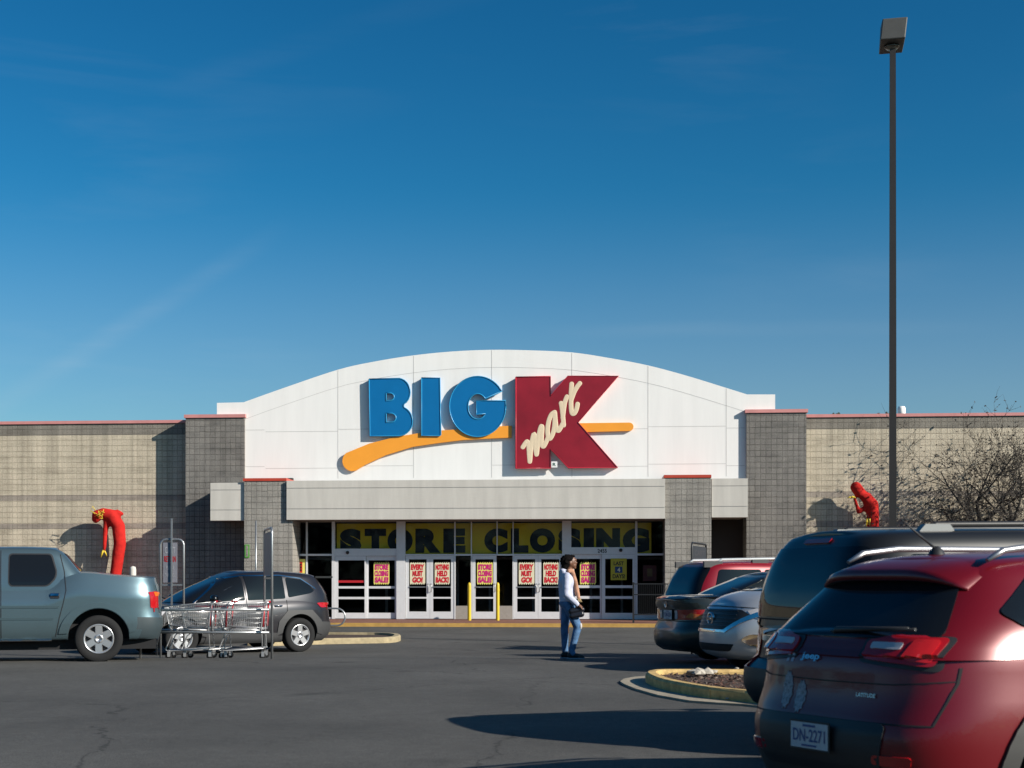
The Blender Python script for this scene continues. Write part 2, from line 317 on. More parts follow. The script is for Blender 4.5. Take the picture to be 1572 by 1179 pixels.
def blob(name, caps, mats, parent=None, voxel=.012, smooth=3, squash=None):
    """one continuous skin over tapered capsules: (p0, r0, p1, r1) or ellipsoids (c, (rx,ry,rz))"""
    bm = bmesh.new()
    for c in caps:
        if len(c) == 2:
            g = bmesh.ops.create_uvsphere(bm, u_segments=20, v_segments=14, radius=1)
            bmesh.ops.scale(bm, vec=Vector(c[1]), verts=g['verts']); bmesh.ops.translate(bm, vec=Vector(c[0]), verts=g['verts'])
        else:
            p0, r0, p1, r1 = Vector(c[0]), c[1], Vector(c[2]), c[3]; n = max(2, int((p1-p0).length/(min(r0, r1)*.45))+1)
            n = min(n, 60)
            for i in range(n+1):
                t = i/n; r = r0+(r1-r0)*t
                g = bmesh.ops.create_uvsphere(bm, u_segments=14, v_segments=9, radius=r); bmesh.ops.translate(bm, vec=p0.lerp(p1, t), verts=g['verts'])
    me = bpy.data.meshes.new(name); bm.to_mesh(me); bm.free()
    o = bpy.data.objects.new('tmp', me); COL.objects.link(o)
    rm = o.modifiers.new('r', 'REMESH'); rm.mode = 'VOXEL'; rm.voxel_size = voxel; rm.use_smooth_shade = True
    if smooth: sm = o.modifiers.new('s', 'SMOOTH'); sm.factor = .6; sm.iterations = smooth
    bpy.context.view_layer.update()
    res = bpy.data.meshes.new_from_object(o.evaluated_get(bpy.context.evaluated_depsgraph_get())); res.name = name
    bpy.data.objects.remove(o)
    res.materials.clear()
    for m in (mats if isinstance(mats, (list, tuple)) else [mats]): res.materials.append(m)
    res.polygons.foreach_set('use_smooth', [True]*len(res.polygons))
    return link(name, res, parent)
# ------------------------------------------------------------------ ground: one sheet to the horizon
def asphalt():
    m = bpy.data.materials.new('asphalt'); m.use_nodes = True; n = m.node_tree.nodes; l = m.node_tree.links; b = n['Principled BSDF']
    g = n.new('ShaderNodeNewGeometry'); P = g.outputs['Position']
    def noise(s, d=4, r=.6):
        x = n.new('ShaderNodeTexNoise'); x.inputs['Scale'].default_value = s; x.inputs['Detail'].default_value = d; x.inputs['Roughness'].default_value = r; l.new(P, x.inputs['Vector']); return x
    def rng(src, a, c, lo, hi):
        x = n.new('ShaderNodeMapRange'); x.inputs['From Min'].default_value = a; x.inputs['From Max'].default_value = c; x.inputs['To Min'].default_value = lo; x.inputs['To Max'].default_value = hi; l.new(src, x.inputs['Value']); return x.outputs[0]
    def mul(a, c):
        x = n.new('ShaderNodeMath'); x.operation = 'MULTIPLY'; l.new(a, x.inputs[0]); l.new(c, x.inputs[1]); return x.outputs[0]
    fine = noise(95, 3, .7); mid = noise(9, 5); big = noise(.35, 5)
    v = mul(mul(rng(fine.outputs['Fac'], .3, .7, .4, 1.75), rng(mid.outputs['Fac'], .3, .7, .88, 1.12)), rng(big.outputs['Fac'], .3, .7, .74, 1.2))
    # cracks
    dn = noise(1.4, 4); vm = n.new('ShaderNodeVectorMath'); vm.operation = 'MULTIPLY_ADD'; vm.inputs[1].default_value = (.9,.9,0); l.new(dn.outputs['Color'], vm.inputs[0]); l.new(P, vm.inputs[2])
    vo = n.new('ShaderNodeTexVoronoi'); vo.feature = 'DISTANCE_TO_EDGE'; vo.inputs['Scale'].default_value = .16; l.new(vm.outputs[0], vo.inputs['Vector'])
    cr = rng(vo.outputs['Distance'], 0, .004, .5, 1)
    ms = noise(.6, 3); gate = rng(ms.outputs['Fac'], .38, .50, 0, 1)
    mxc = n.new('ShaderNodeMix'); mxc.inputs[2].default_value = 1; l.new(gate, mxc.inputs[0]); l.new(cr, mxc.inputs[3])
    v = mul(v, mxc.outputs[0])
    # oil spots
    sv = n.new('ShaderNodeTexVoronoi'); sv.inputs['Scale'].default_value = .55; l.new(vm.outputs[0], sv.inputs['Vector'])
    v = mul(v, rng(sv.outputs['Distance'], .03, .16, .62, 1))
    mm = n.new('ShaderNodeMixRGB'); mm.blend_type = 'MULTIPLY'; mm.inputs['Fac'].default_value = 1; mm.inputs['Color1'].default_value = (.073,.071,.067,1)
    l.new(v, mm.inputs['Color2']); l.new(mm.outputs[0], b.inputs['Base Color']); b.inputs['Roughness'].default_value = .85; b.inputs['Specular IOR Level'].default_value = .25
    bp = n.new('ShaderNodeBump'); bp.inputs['Strength'].default_value = .5; bp.inputs['Distance'].default_value = .008; l.new(fine.outputs['Fac'], bp.inputs['Height']); l.new(bp.outputs[0], b.inputs['Normal'])
    return m
ys = [-400, -100, -40, -10] + [i*1.0 for i in range(-6, 50)] + [50.2, 70, 150, 500, 2500]
xs = [-2500, -400, -100] + [i*4.0 for i in range(-12, 13)] + [100, 400, 2500]
gm = MB(); gm.v = [(x, y, GP(y) if abs(x) > 60 else gz(x, y)) for y in ys for x in xs]
for i in range(len(ys)-1):
    for j in range(len(xs)-1):
        a = i*len(xs)+j; gm.f.append([a, a+1, a+1+len(xs), a+len(xs)]); gm.m.append(0); gm.sm.append(True)
tag(gm.build('ground', asphalt()), kind='structure')
# pavement by the store: brick apron with a painted kerb
YK = 45.9; ZS = -.035
M_pave = mat('brick_pavers', (.27,.115,.08), .8, noise=.18, nscale=6, bump=.3)
M_kerb = mat('painted_kerb', (.62,.36,.09), .7, noise=.22, nscale=5)
sd = MB(); sd.box(-45, YK+.16, -.4, 45, 52.2, ZS); tag(sd.build('pavement', M_pave), kind='structure')
sd = MB(); sd.box(-45, YK, -.4, 45, YK+.157, ZS+.004); tag(sd.build('pavement_kerb', M_kerb), kind='structure')

# ------------------------------------------------------------------ the store
YF, YPI, YSF, YPL, YAW_, YWL, YD = 49.0, 49.11, 49.18, 50.60, 50.73, 51.23, 50.34
store = thing('store_building', 'closing discount store with white arched front, grey block piers and tan block wings', 'building', (0, 51.3, ZS))
def spart(name, mb, mats, parent=None):
    o = mb.build(name, mats); o.parent = parent or store
    if parent is None: o.matrix_parent_inverse = Matrix.Translation(-store.location)
    return o
zl = PZ(100, 653.5, YWL); zr = PZ(1400, 637, YWL); zwall = (zl+zr)/2
zpl = (PZ(330, 643.5, YPL)+PZ(1190, 631.5, YPL))/2
zb1 = PZ(100, 760, YWL); zb0 = PZ(100, 768.5, YWL); zb3 = PZ(100, 804, YWL); zb2 = PZ(100, 812, YWL)
grey = (.62,.62,.68)
M_tan = block_mat('tan_split_block', (.84,.73,.565), (.72,.625,.48), (.52,.44,.33), band=[(zb0, zb1, grey), (zb2, zb3, grey), (zwall-.42, zwall+.1, (.45,.47,.52))], stain=(.15,.125,.09), stain_amt=.55)
M_grey = block_mat('grey_split_block', (.36,.335,.305), (.245,.232,.218), (.09,.084,.079), stain=(.05,.05,.05), stain_amt=.55)
M_grey2 = block_mat('pale_split_block', (.48,.445,.40), (.39,.37,.335), (.15,.14,.13), stain=(.08,.078,.075), stain_amt=.5)
M_roof = mat('roof_membrane', (.35,.35,.35), .9)
xl0, xl1 = PX(285, YPL), PX(375, YPL); xr0, xr1 = PX(1146, YPL), PX(1238, YPL)
BK = 95.0
for (a, b_) in ((-48, xl0+.05), (xr1-.05, 48)):
    m = MB(); m.box(a, YWL, -.6, b_, YWL+.35, zwall); w = spart('wing_wall', m, M_tan)
    m = MB(); m.box(a, YWL-.05, zwall+.002, b_, YWL+.42, zwall+.11); spart('coping', m, M_coping, w)
m = MB(); m.box(-48, YWL+.36, zwall-.9, 48, BK, zwall-.6); spart('roof', m, M_roof)
for q in ((-48, BK+.01, -.6, 48, BK+.3, zwall),(-48.3, YWL+.36, -.6, -48.01, BK, zwall),(48.01, YWL+.36, -.6, 48.3, BK, zwall)): m = MB(); m.box(*q); spart('outer_wall', m, M_tan)
for (a, b_) in ((xl0, xl1), (xr0, xr1)):
    m = MB(); m.box(a, YPL, -.6, b_, YPL+1.9, zpl); w = spart('tall_pier', m, M_grey)
    m = MB(); m.box(a-.05, YPL-.05, zpl+.002, b_+.05, YPL+1.95, zpl+.12); spart('coping', m, M_coping, w)
# arched front
def wz(px, py, Y=YAW_): return (PX(px, Y), PZ(px, py, Y))
top = [(333,618.5),(374,617.5),(440,594),(519,567.5),(575,555),(635,545.5),(695,539.5),(755,537),(815,537.8),(878,541),(935,549.5),(995,561),(1055,577),(1115,595.5),(1147,605.5),(1190,605.5)]
top = [wz(*p) for p in top]
zbot = PZ(760, 760, YAW_)
def catm(P_, k=5):
    o_ = []
    for i in range(len(P_)-1):
        p0, p1, p2, p3 = [Vector(P_[max(0, min(len(P_)-1, i+q))]) for q in (-1, 0, 1, 2)]
        for j in range(k): t = j/k; o_.append(tuple(.5*((2*p1)+(p2-p0)*t+(2*p0-5*p1+4*p2-p3)*t*t+(3*p1-p0-3*p2+p3)*t**3)))
    return o_+[P_[-1]]
top = [top[0]] + catm(top[1:-1]) + [top[-1]]
m = MB(); m.prism([(top[0][0], zbot)] + top + [(top[-1][0], zbot)], YAW_, YAW_+.5)
# top edge and joints
def strip(mb, pts, y, w, mi):
    for i in range(len(pts)-1):
        a = Vector((pts[i][0], pts[i][1])); b = Vector((pts[i+1][0], pts[i+1][1])); d = (b-a).normalized(); q = Vector((-d.y, d.x))*w/2
        mb.prism([tuple(a-q), tuple(b-q), tuple(b+q), tuple(a+q)], y-.004, y+.01, mi)
archf = pchip([(p[0], p[1]) for p in top])
zt1 = PZ(400, 735, YAW_)
jn = [(519,.0),(635,0),(755,0),(878,0),(995,0),(1115,0)]
for px, _ in jn:
    x = PX(px, YAW_); strip(m, [(x, zt1), (x, archf(x)-.02)], YAW_, .02, 1)
x0 = PX(376, YAW_); x1 = PX(1144, YAW_)
for k, py in enumerate((659, 716)):
    for j, (a, b_) in enumerate(((376,407),(407,519),(519,635),(635,755),(755,878),(878,995),(995,1115),(1115,1144))):
        if py == 716 and j in (3,): continue
        zz = PZ(760, py-2 + (3 if j % 2 else 0), YAW_); strip(m, [(PX(a, YAW_)+.02, zz), (PX(b_, YAW_)-.02, zz)], YAW_, .016, 1)
xs_ = [x0+(x1-x0)*i/24 for i in range(25)]
strip(m, [(x, archf(x)-.62) for x in xs_], YAW_, .014, 1)
spart('arched_front', m, [M_white, M_joint])
for q in (top[0][0], top[-1][0]-.3): m = MB(); m.box(q, YAW_+.5, PZ(760,620,YAW_)-.5, q+.3, YAW_+3, PZ(760,612,YAW_)); spart('parapet_return', m, M_white)
# canopy fascia
zft, zfb = PZ(720, 736.5, YF), PZ(720, 797, YF)
m = MB(); xa, xb = PX(440, YF), PX(1021, YF)
def fascia(mb, a, b_, y, zt, zb_, d=.4):
    h = zt-zb_
    mb.box(a, y, zb_, b_, y+d, zb_+h*.27); mb.box(a, y+.02, zb_+h*.27, b_, y+d, zb_+h*.285, 1); mb.box(a, y, zb_+h*.285, b_, y+d, zb_+h*.8)
    mb.box(a, y+.02, zb_+h*.8, b_, y+d, zb_+h*.815, 1); mb.box(a, y, zb_+h*.815, b_, y+d, zt)
fascia(m, xa, xb, YF, zft, zfb); spart('canopy_fascia', m, [M_fascia, M_joint])
for q in ((PX(323, YSF), PX(375, YPI)-.02, YSF, PZ(350,741,YSF), PZ(350,799,YSF)),(PX(1092, YPI)+.02, PX(1148, YSF), YSF, PZ(1120,734.5,YSF), PZ(1120,794,YSF))): m = MB(); fascia(m, *q); spart('side_fascia', m, [M_fascia, M_joint])
for q in ((PX(323, YSF)+.02, YF+.72, zfb+.03, PX(375, YPI)-.03, YPL-.01, zfb+.3),(PX(440,YF)+.22, YF+.41, zfb+.02, PX(1021,YF)-.02, YD+.6, zfb+.25),(PX(1092, YPI)+.03, YSF+.41, zfb+.07, PX(1148, YSF)-.02, YPL+1.2, zfb+.3)): m = MB(); m.box(*q); spart('soffit', m, M_soffit)
for q in ((PX(323,YSF), YF+.72, zft-.3, xa+.2, YPL-.01, zft-.1),(xa+.21, YF+.41, zft-.3, xb-.02, YAW_-.01, zft-.1),(PX(1092, YPI)+.03, YSF+.41, zft-.3, PX(1148,YSF), YAW_-.01, zft-.1)): m = MB(); m.box(*q); spart('canopy_roof', m, M_roof)
for (a, b_, zz) in ((375, 449, 738.5), (1021, 1092, 733.5)):
    zt = PZ((a+b_)/2, zz, YPI)
    m = MB(); m.box(PX(a, YPI), YPI, -.6, PX(b_, YPI), YPL-.012 if a < 500 else YPL+.6, zt); w = spart('entrance_pillar', m, M_grey2)
    m = MB(); m.box(PX(a, YPI)-.04, YPI-.03, zt+.002, PX(b_-(9 if a < 500 else 0), YPI)+.0, YPL-.02, zt+.10); spart('coping', m, M_copred, w)
# right recess with brown door
m = MB(); xa2, xb2 = PX(1092, YPI), xr0
m.box(xa2-.3, YPL+1.25, -.6, xb2+.1, YPL+1.45, zft); spart('recess_wall', m, M_brown)
# ---- glazed entrance
def dx(px): return PX(px, YD)
ZG0 = ZS; zTop = PZ(745, 801, YD); zTr = PZ(745, 852, YD)
pf = [0]
def frame(parts, parent=None, name='window_frame', mats=None, y0=-.05, y1=.05):
    mb = MB()
    for (a, t, b_, bt) in parts: mb.box(dx(a), YD+y0, PZ(745, bt, YD), dx(b_), YD+y1, PZ(745, t, YD))
    return spart(name, mb, mats or M_alum, parent)
def pane(rects, parent, y=.0, name='glass_pane'):
    mb = MB()
    for (a, t, b_, bt) in rects: mb.box(dx(a), YD+y-.004, PZ(745, bt, YD), dx(b_), YD+y+.004, PZ(745, t, YD))
    return spart(name, mb, M_glass, parent)
B = 950.5
# posts and transoms (each unit butts the next)
for q in ((510,800,514.5,B),(609,800,622.5,B),(762.5,800,764,853),(863,800,877,B)): frame([q], name='entrance_post', y0=-.08, y1=.08)
f = frame([(470,800,472.5,948),(449,850,470,853),(472.5,850,510,853),(449,948,510,B)], name='side_window')
for q in ((449,800,470,850),(449,853,470,948),(472.5,800,510,850),(472.5,853,510,948)): pane([q], f)
f = frame([(975,800,978.5,B),(978.5,850,1021,853),(978.5,942,1021,B)], name='side_window')
for q in ((978.5,800,1021,850),(978.5,853,1021,942)): pane([q], f)
for fr, pn in (([(514.5,842,609,853.2)],[(514.5,801,609,842)]),([(622.5,850.5,697.5,853)],[(622.5,801,697.5,850.5)]),([(697.5,800,699.5,B),(699.5,850.5,723,853),(723,800,724.5,B)],[(699.5,801,723,850.5)]),
    ([(724.5,850.5,762.5,853)],[(724.5,801,762.5,850.5)]),([(764,850.5,787,853),(787,800,788.5,B)],[(764,801,787,850.5)]),([(788.5,850.5,863,853)],[(788.5,801,863,850.5)]),([(877,840.5,975,851)],[(877,801,975,840.5)])):
    f = frame(fr, name='transom_window'); pane(pn, f)
def leaf(a, b_, t, g0, g1, gt, bars, gb, swing=1, y=0):
    r = [(a, t, g0, B-.6), (g1, t, b_, B-.6), (g0, t, g1, gt), (g0, gb, g1, B-.6)] + [(g0, q0, g1, q1) for (q0, q1) in bars]
    o = frame(r, name='entrance_door', y0=-.035+y, y1=.035+y)
    ys_ = [gt] + [v for q in bars for v in q] + [gb]
    for i in range(0, len(ys_), 2): pane([(g0, ys_[i], g1, ys_[i+1])], o, y)
    return o
for (a, b_, g0, g1) in ((514.8,562,519.5,560),(562.3,608.8,565.5,606)):
    leaf(a, b_, 853.5, g0, g1, 860, [(900,903.5),(916.5,920)], 941, y=-.02 if a < 550 else .06)
for (a, b_, g0, g1) in ((878,923.5,881.5,921),(923.8,974.8,929,971)):
    leaf(a, b_, 851.3, g0, g1, 858, [(898.5,902.5),(915,919)], 940.5, y=-.02 if a > 900 else .06)
for (a, b_, g0, g1, s) in ((623,660,628,655,1),(660.3,697.3,665,692.5,-1),(725,762.3,730,757.5,1),(788.8,826,794,821.5,1),(826.3,862.8,831,858.5,-1)):
    o = leaf(a, b_, 853.3, g0, g1, 858.5, [(916.5,919)], 939)
    mb = MB(); hx = dx(b_-2.2 if s > 0 else a+2.2)
    mb.tube([(hx, YD-.035, PZ(745, 908, YD)), (hx, YD-.1, PZ(745, 908, YD)), (hx, YD-.1, PZ(745, 896, YD)), (hx, YD-.035, PZ(745, 896, YD))], .014, 6)
    spart('door_handle', mb, M_steel, o); mb = MB(); mb.box(dx(g0), YD-.06, PZ(745, 902, YD), dx(g1), YD-.036, PZ(745, 900.3, YD)); spart('push_bar', mb, M_steel, o)
# narrow sidelights with kick panels
M_kick = mat('kick_panel', (.40,.36,.32), .8, noise=.1, nscale=12)
for (a, b_) in ((699.5,723),(764,787)):
    o = frame([(a,930,b_,B)], name='kick_panel', mats=M_kick); pane([(a,853,b_,930)], o)
# red push strip on the left automatic door, sensors, number
o = frame([(519.5,891,560,894.5)], name='door_stripe', mats=mat('red_strip', (.6,.02,.03), .5), y0=-.032, y1=-.028)
mb = MB()
for px, py in ((534,848),(953,845)): mb.lathe([(0,-.11),(.05,-.11),(.06,-.08),(.06,-.05)], 16, c=(dx(px), YD, PZ(745, py, YD)))
spart('door_sensor', mb, M_trim)
mb = MB(); text_into(mb, '2455', dx(917.5), PZ(745,849,YD), dx(931.5), PZ(745,843,YD), YD-.055, bold=.02); spart('street_number', mb, M_ink)
# interior
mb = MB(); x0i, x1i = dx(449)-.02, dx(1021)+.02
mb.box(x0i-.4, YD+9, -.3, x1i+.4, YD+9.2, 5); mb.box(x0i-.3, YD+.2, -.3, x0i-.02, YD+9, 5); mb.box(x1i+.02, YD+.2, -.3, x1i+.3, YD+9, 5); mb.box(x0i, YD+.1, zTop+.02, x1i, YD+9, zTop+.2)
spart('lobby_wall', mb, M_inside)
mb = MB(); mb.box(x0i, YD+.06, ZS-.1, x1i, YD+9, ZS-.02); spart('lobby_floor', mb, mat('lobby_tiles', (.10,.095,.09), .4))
mb = MB()
for px in (575,600,645,690,742,812,850,905,955): mb.box(dx(px), YD+2.6, ZS-.02, dx(px)+.09, YD+2.7, zTop)
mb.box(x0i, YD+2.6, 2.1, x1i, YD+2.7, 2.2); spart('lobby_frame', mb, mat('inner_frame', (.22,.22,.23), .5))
mb = MB(); mb.box(x0i-.1, YD-.05, zTop+.0, x1i+.1, YD+.1, zfb+.02)
spart('door_header', mb, M_soffit)

# ---- banner behind the upper panes
ban = thing('closing_banner', 'long yellow banner reading STORE CLOSING in black behind the upper entrance panes', 'banner', (dx(514), YD+.12, PZ(745, 852, YD)))
def bpart(name, mb, mats, root):
    o = mb.build(name, mats); o.parent = root; o.matrix_parent_inverse = Matrix.Translation(-root.location); return o
mb = MB(); mb.box(dx(516), YD+.12, PZ(745,850,YD), dx(1000), YD+.13, PZ(745,803,YD)); bpart('banner_sheet', mb, M_banner, ban)
mb = MB()
for ch, a, b_ in (('S',521,554),('T',559,592),('O',594,633),('R',637,676),('E',680,714),('C',743,779),('L',784,811),('O',813,852),('S',857,892),('I',896,912),('N',915,952),('G',956,997)):
    text_into(mb, ch, dx(a), PZ(745,848.5,YD), dx(b_), PZ(745,811,YD), YD+.115, bold=.085)
bpart('lettering', mb, M_ink, ban)

# ---- posters on the doors
M_pw = mat('poster_cream', (.95,.88,.62), .6); M_py = mat('poster_yellow', (1,.88,.20), .6)
M_pr = mat('poster_red', (.72,.012,.03), .6); M_pm = mat('poster_magenta', (.72,.01,.22), .6)
def poster(px0, px1, lines, kind, label, py0=863.5, py1=897):
    x0, x1 = dx(px0), dx(px1); zt, zb_ = PZ(745, py0, YD), PZ(745, py1, YD); y = YD-.03 if not (565 < px0 < 610 or 880 < px0 < 922) else YD+.035
    t = thing('window_poster', label, 'poster', ((x0+x1)/2, y, zb_), 0, 'sale posters on the entrance doors')
    mb = MB(); n = 7; w = (x1-x0); p = []
    for i in range(n): p += [(x0+w*i/n, zb_+.04), (x0+w*(i+.35)/n, zb_-.02)]
    p += [(x1, zb_+.05), (x1, zt-.03)]
    for i in range(n): p += [(x1-w*(i+.35)/n, zt+.02), (x1-w*(i+1)/n, zt-.03)]
    mb.prism(p, y-.003, y+.003); bpart('poster_sheet', mb, M_py if kind == 'y' else M_pw, t)
    mb = MB(); h = (zt-zb_-.09); k = len(lines)
    for i, s in enumerate(lines):
        a = zt-.06-h*i/k; e = .055*w + (0 if len(s) > 4 else .1*w)
        text_into(mb, s, x0+e, a-h/k*.9, x1-e, a, y-.007, bold=.07, shear=.08)
    bpart('lettering', mb, M_pm if kind == 'y' else M_pr, t)
poster(573.5,597.5,['STORE','CLOSING','SALE!'],'y','yellow poster with magenta lettering on the right leaf of the left sliding door')
poster(629.5,653,['EVERY','MUST','GO!'],'w','cream poster reading EVERY MUST GO beside the wide post left of the bollards')
poster(667.5,690.5,['NOTHING','HELD','BACK!'],'w','cream poster with red NOTHING HELD BACK on the door leaf left of the bollards')
poster(732.5,756.5,['STORE','CLOSING','SALE!'],'y','yellow poster with magenta lettering on the single door between two yellow bollards')
poster(796.5,820.5,['EVERY','MUST','GO!'],'w','cream poster with red lettering on the door leaf just right of the bollards')
poster(834,857.5,['NOTHING','HELD','BACK!'],'w','cream poster with red lettering partly hidden behind the standing person')
poster(890.5,915,['STORE','CLOSING','SALE!'],'y','yellow poster with magenta lettering on the sliding door right of the person')
t = thing('window_poster', 'plain yellow poster with black LAST 4 DAYS lettering on the rightmost sliding door', 'poster', (dx(950), YD-.03, PZ(745,891,YD)), 0, 'sale posters on the entrance doors')
mb = MB(); mb.box(dx(937.5), YD-.066, PZ(745,890.5,YD), dx(962), YD-.06, PZ(745,857.5,YD)); bpart('poster_sheet', mb, mat('poster_mustard', (.60,.50,.03), .6), t)
mb = MB(); text_into(mb,'LAST',dx(942),PZ(745,868,YD),dx(957.5),PZ(745,862,YD),YD-.07,bold=.03); text_into(mb,'DAYS!',dx(940.5),PZ(745,888,YD),dx(959.5),PZ(745,881.5,YD),YD-.07,bold=.03)
mb.box(dx(944), YD-.07, PZ(745,879.5,YD), dx(955.5), YD-.067, PZ(745,870,YD), 1); text_into(mb,'4',dx(947.8),PZ(745,878,YD),dx(952),PZ(745,871.5,YD),YD-.072,2,bold=.02)
bpart('lettering', mb, [M_ink, mat('ink_blue', (.02,.06,.18), .5), M_pw], t)
t = thing('window_poster', 'red and yellow store closing poster cut off by the left entrance pillar', 'poster', (dx(456), YD-.03, PZ(745,882,YD)), 0, 'sale posters on the entrance doors')
mb = MB(); mb.box(dx(443), YD-.03, PZ(745,880,YD), dx(469), YD-.024, PZ(745,858,YD)); mb.box(dx(443), YD-.036, PZ(745,879,YD), dx(464.5), YD-.031, PZ(745,862,YD), 1)
bpart('poster_sheet', mb, [M_py, mat('poster_scarlet', (.62,.03,.01), .5)], t)
mb = MB(); text_into(mb,'STORE',dx(444.5),PZ(745,876.5,YD),dx(463.5),PZ(745,865,YD),YD-.04,bold=.03); bpart('lettering', mb, M_ink, t)
t = thing('window_poster', 'dim red poster behind the dark window at the right end of the entrance', 'poster', (dx(998), YD+.05, PZ(745,890,YD)), 0, 'sale posters on the entrance doors')
mb = MB(); mb.box(dx(987), YD+.05, PZ(745,892,YD), dx(1008), YD+.056, PZ(745,868,YD)); mb.box(dx(993.5), YD+.044, PZ(745,885,YD), dx(1001.5), YD+.048, PZ(745,873,YD), 1)
bpart('poster_sheet', mb, [mat('poster_dimred', (.16,.02,.015), .5), mat('poster_dimyel', (.25,.14,.03), .5)], t)

# ------------------------------------------------------------------ the big sign on the arch
sign = thing('store_sign', 'huge wall sign with blue BIG, orange swoosh and red K with cream script', 'sign', (PX(740, YAW_), YAW_, PZ(740, 730, YAW_)))
M_blue = mat('sign_blue', (.002,.19,.50), .35, noise=.05, nscale=1.5); M_bluee = mat('sign_blue_edge', (.03,.33,.62), .3)
M_sred = mat('sign_red', (.36,.014,.030), .35, noise=.28, nscale=.8); M_srede = mat('sign_red_edge', (.62,.03,.06), .3)
M_org = mat('sign_orange', (1.2,.46,.045), .4, noise=.04, nscale=2); M_cream = mat('sign_cream', (1.0,.80,.56), .5)
def conv(pts, ox, oy, sc, Y):
    return [wz(ox+a/sc, oy+b/sc, Y) for a, b in pts]
def sign_part(name, loops, mats, edge, yfront, back=YAW_-.002):
    me = curve_mesh(loops, depth=back-yfront); me.name = name
    me.transform(Matrix.Translation((0, (back+yfront)/2, 0)) @ Matrix.Rotation(R(90), 4, 'X'))
    me.materials.clear(); me.materials.append(mats); o = link(name, me, sign); o.matrix_parent_inverse = Matrix.Translation(-sign.location)
    if edge:
        mb = MB()
        for lp in loops: mb.tube([(a, yfront, b) for a, b in lp + [lp[0]]], .022, 5)
        e = mb.build('letter_edge', edge); e.parent = o
    return o
Z4 = lambda pts, Y=YAW_-.25: conv(pts, 500, 560, 5.24, Y)
Bo = [(345,112),(590,106)] + arc(580,216,97,110,-88,62,10)[1:] + [(624,330)] + arc(580,450,116,120,-64,90,12) + [(352,572)]
Bh1 = [(483,225),(515,225)] + arc(515,255,33,30,-80,90,6) + [(483,287)]
Bh2 = [(483,388),(525,388)] + arc(525,424,38,36,-80,90,6) + [(483,460)]
Io = [(768,102),(916,102),(924,560),(918,568),(768,568)]
Go = arc(1220,333,227,243,0,327,40) + [(1418,207),(1282,272)] + arc(1220,333,78,103,-42,-325,24) + [(1210,398),(1210,287),(1447,287)]
for (nm, lp) in (('B',[Bo,Bh1,Bh2]),('I',[Io]),('G',[Go])):
    sign_part('blue_letter', [Z4(l_) for l_ in lp], M_blue, M_bluee, YAW_-.155)
Sw = arc(212,772,82,82,95,232,12) + [(345,632),(550,580),(760,545),(900,528),(1050,517),(1250,500),(1495,487),(1495,583),(1300,592),(1100,603),(900,628),(700,657),(480,725),(320,800),(240,848)]
sign_part('orange_swoosh', [Z4(Sw, YAW_-.2)], M_org, None, YAW_-.11)
Z5 = lambda pts, Y=YAW_-.36: conv(pts, 760, 560, 6.204, Y)
Sw2 = [(300,575),(790,553),(1275,547)] + arc(1278,587,42,40,-80,85,8) + [(885,638),(300,665)]
sign_part('orange_swoosh', [Z5(Sw2, YAW_-.2)], M_org, None, YAW_-.11)
Ko = [(195,112),(528,105),(529,290),(692,103),(1178,100),(790,545),(1168,975),(697,980),(528,800),(528,980),(195,985)]
K = sign_part('red_letter', [Z5(Ko)], M_sred, M_srede, YAW_-.22)
mb = MB()
for s_ in ([(262,780),(282,750),(303,728),(316,760),(322,840),(328,918)],[(330,905),(338,800),(352,710),(369,655),(378,720),(384,800),(392,850)],[(395,840),(405,740),(420,640),(437,582),(446,600),(441,680),(440,750),(457,775),(480,740),(505,680)],
           [(566,448),(535,470),(510,530),(498,610),(503,680),(520,700),(545,660),(562,590),(568,500),(566,448),(574,540),(583,600),(600,625),(625,590),(640,560)],[(627,362),(637,420),(645,500),(651,572)],[(643,500),(652,420),(665,345),(683,300)],
           [(728,178),(722,270),(722,380),(727,440),(738,462),(758,452),(775,415),(784,370)],[(724,330),(750,260),(780,205),(806,172)]):
    sm_ = []
    for i in range(len(s_)-1):
        p0, p1, p2, p3 = [Vector(s_[max(0, min(len(s_)-1, i+k))]) for k in (-1, 0, 1, 2)]
        for k in range(5): t_ = k/5; sm_.append(tuple(.5*((2*p1)+(p2-p0)*t_+(2*p0-5*p1+4*p2-p3)*t_*t_+(3*p1-p0-3*p2+p3)*t_**3)))
    sm_.append(s_[-1]); q_ = [(a, YAW_-.22, b) for a, b in Z5(sm_)]
    def cap_(p, q):
        dd = (Vector(p)-Vector(q)).normalized(); return [(tuple(Vector(p)+dd*.083*k), .083*math.sqrt(max(.003, 1-k*k))) for k in (.35,.65,.85,.96)]
    st = cap_(q_[0], q_[1])[::-1]; en = cap_(q_[-1], q_[-2])
    mb.tube([p for p, _ in st]+q_+[p for p, _ in en], [r for _, r in st]+[.083]*len(q_)+[r for _, r in en], 12, flat=.05)
o = mb.build('script_lettering', M_cream, K)
mb = MB(); a0 = Z5([(535,918),(592,975)]); mb.box(a0[0][0], YAW_-.24, a0[1][1], a0[1][0], YAW_-.20, a0[0][1]); text_into(mb, 'R', a0[0][0]+.05, a0[1][1]+.05, a0[1][0]-.05, a0[0][1]-.05, YAW_-.245, 1, bold=.02)
o = mb.build('trademark_plate', [M_white, mat('green_ink', (.02,.12,.08), .5)], sign); o.matrix_parent_inverse = Matrix.Translation(-sign.location)

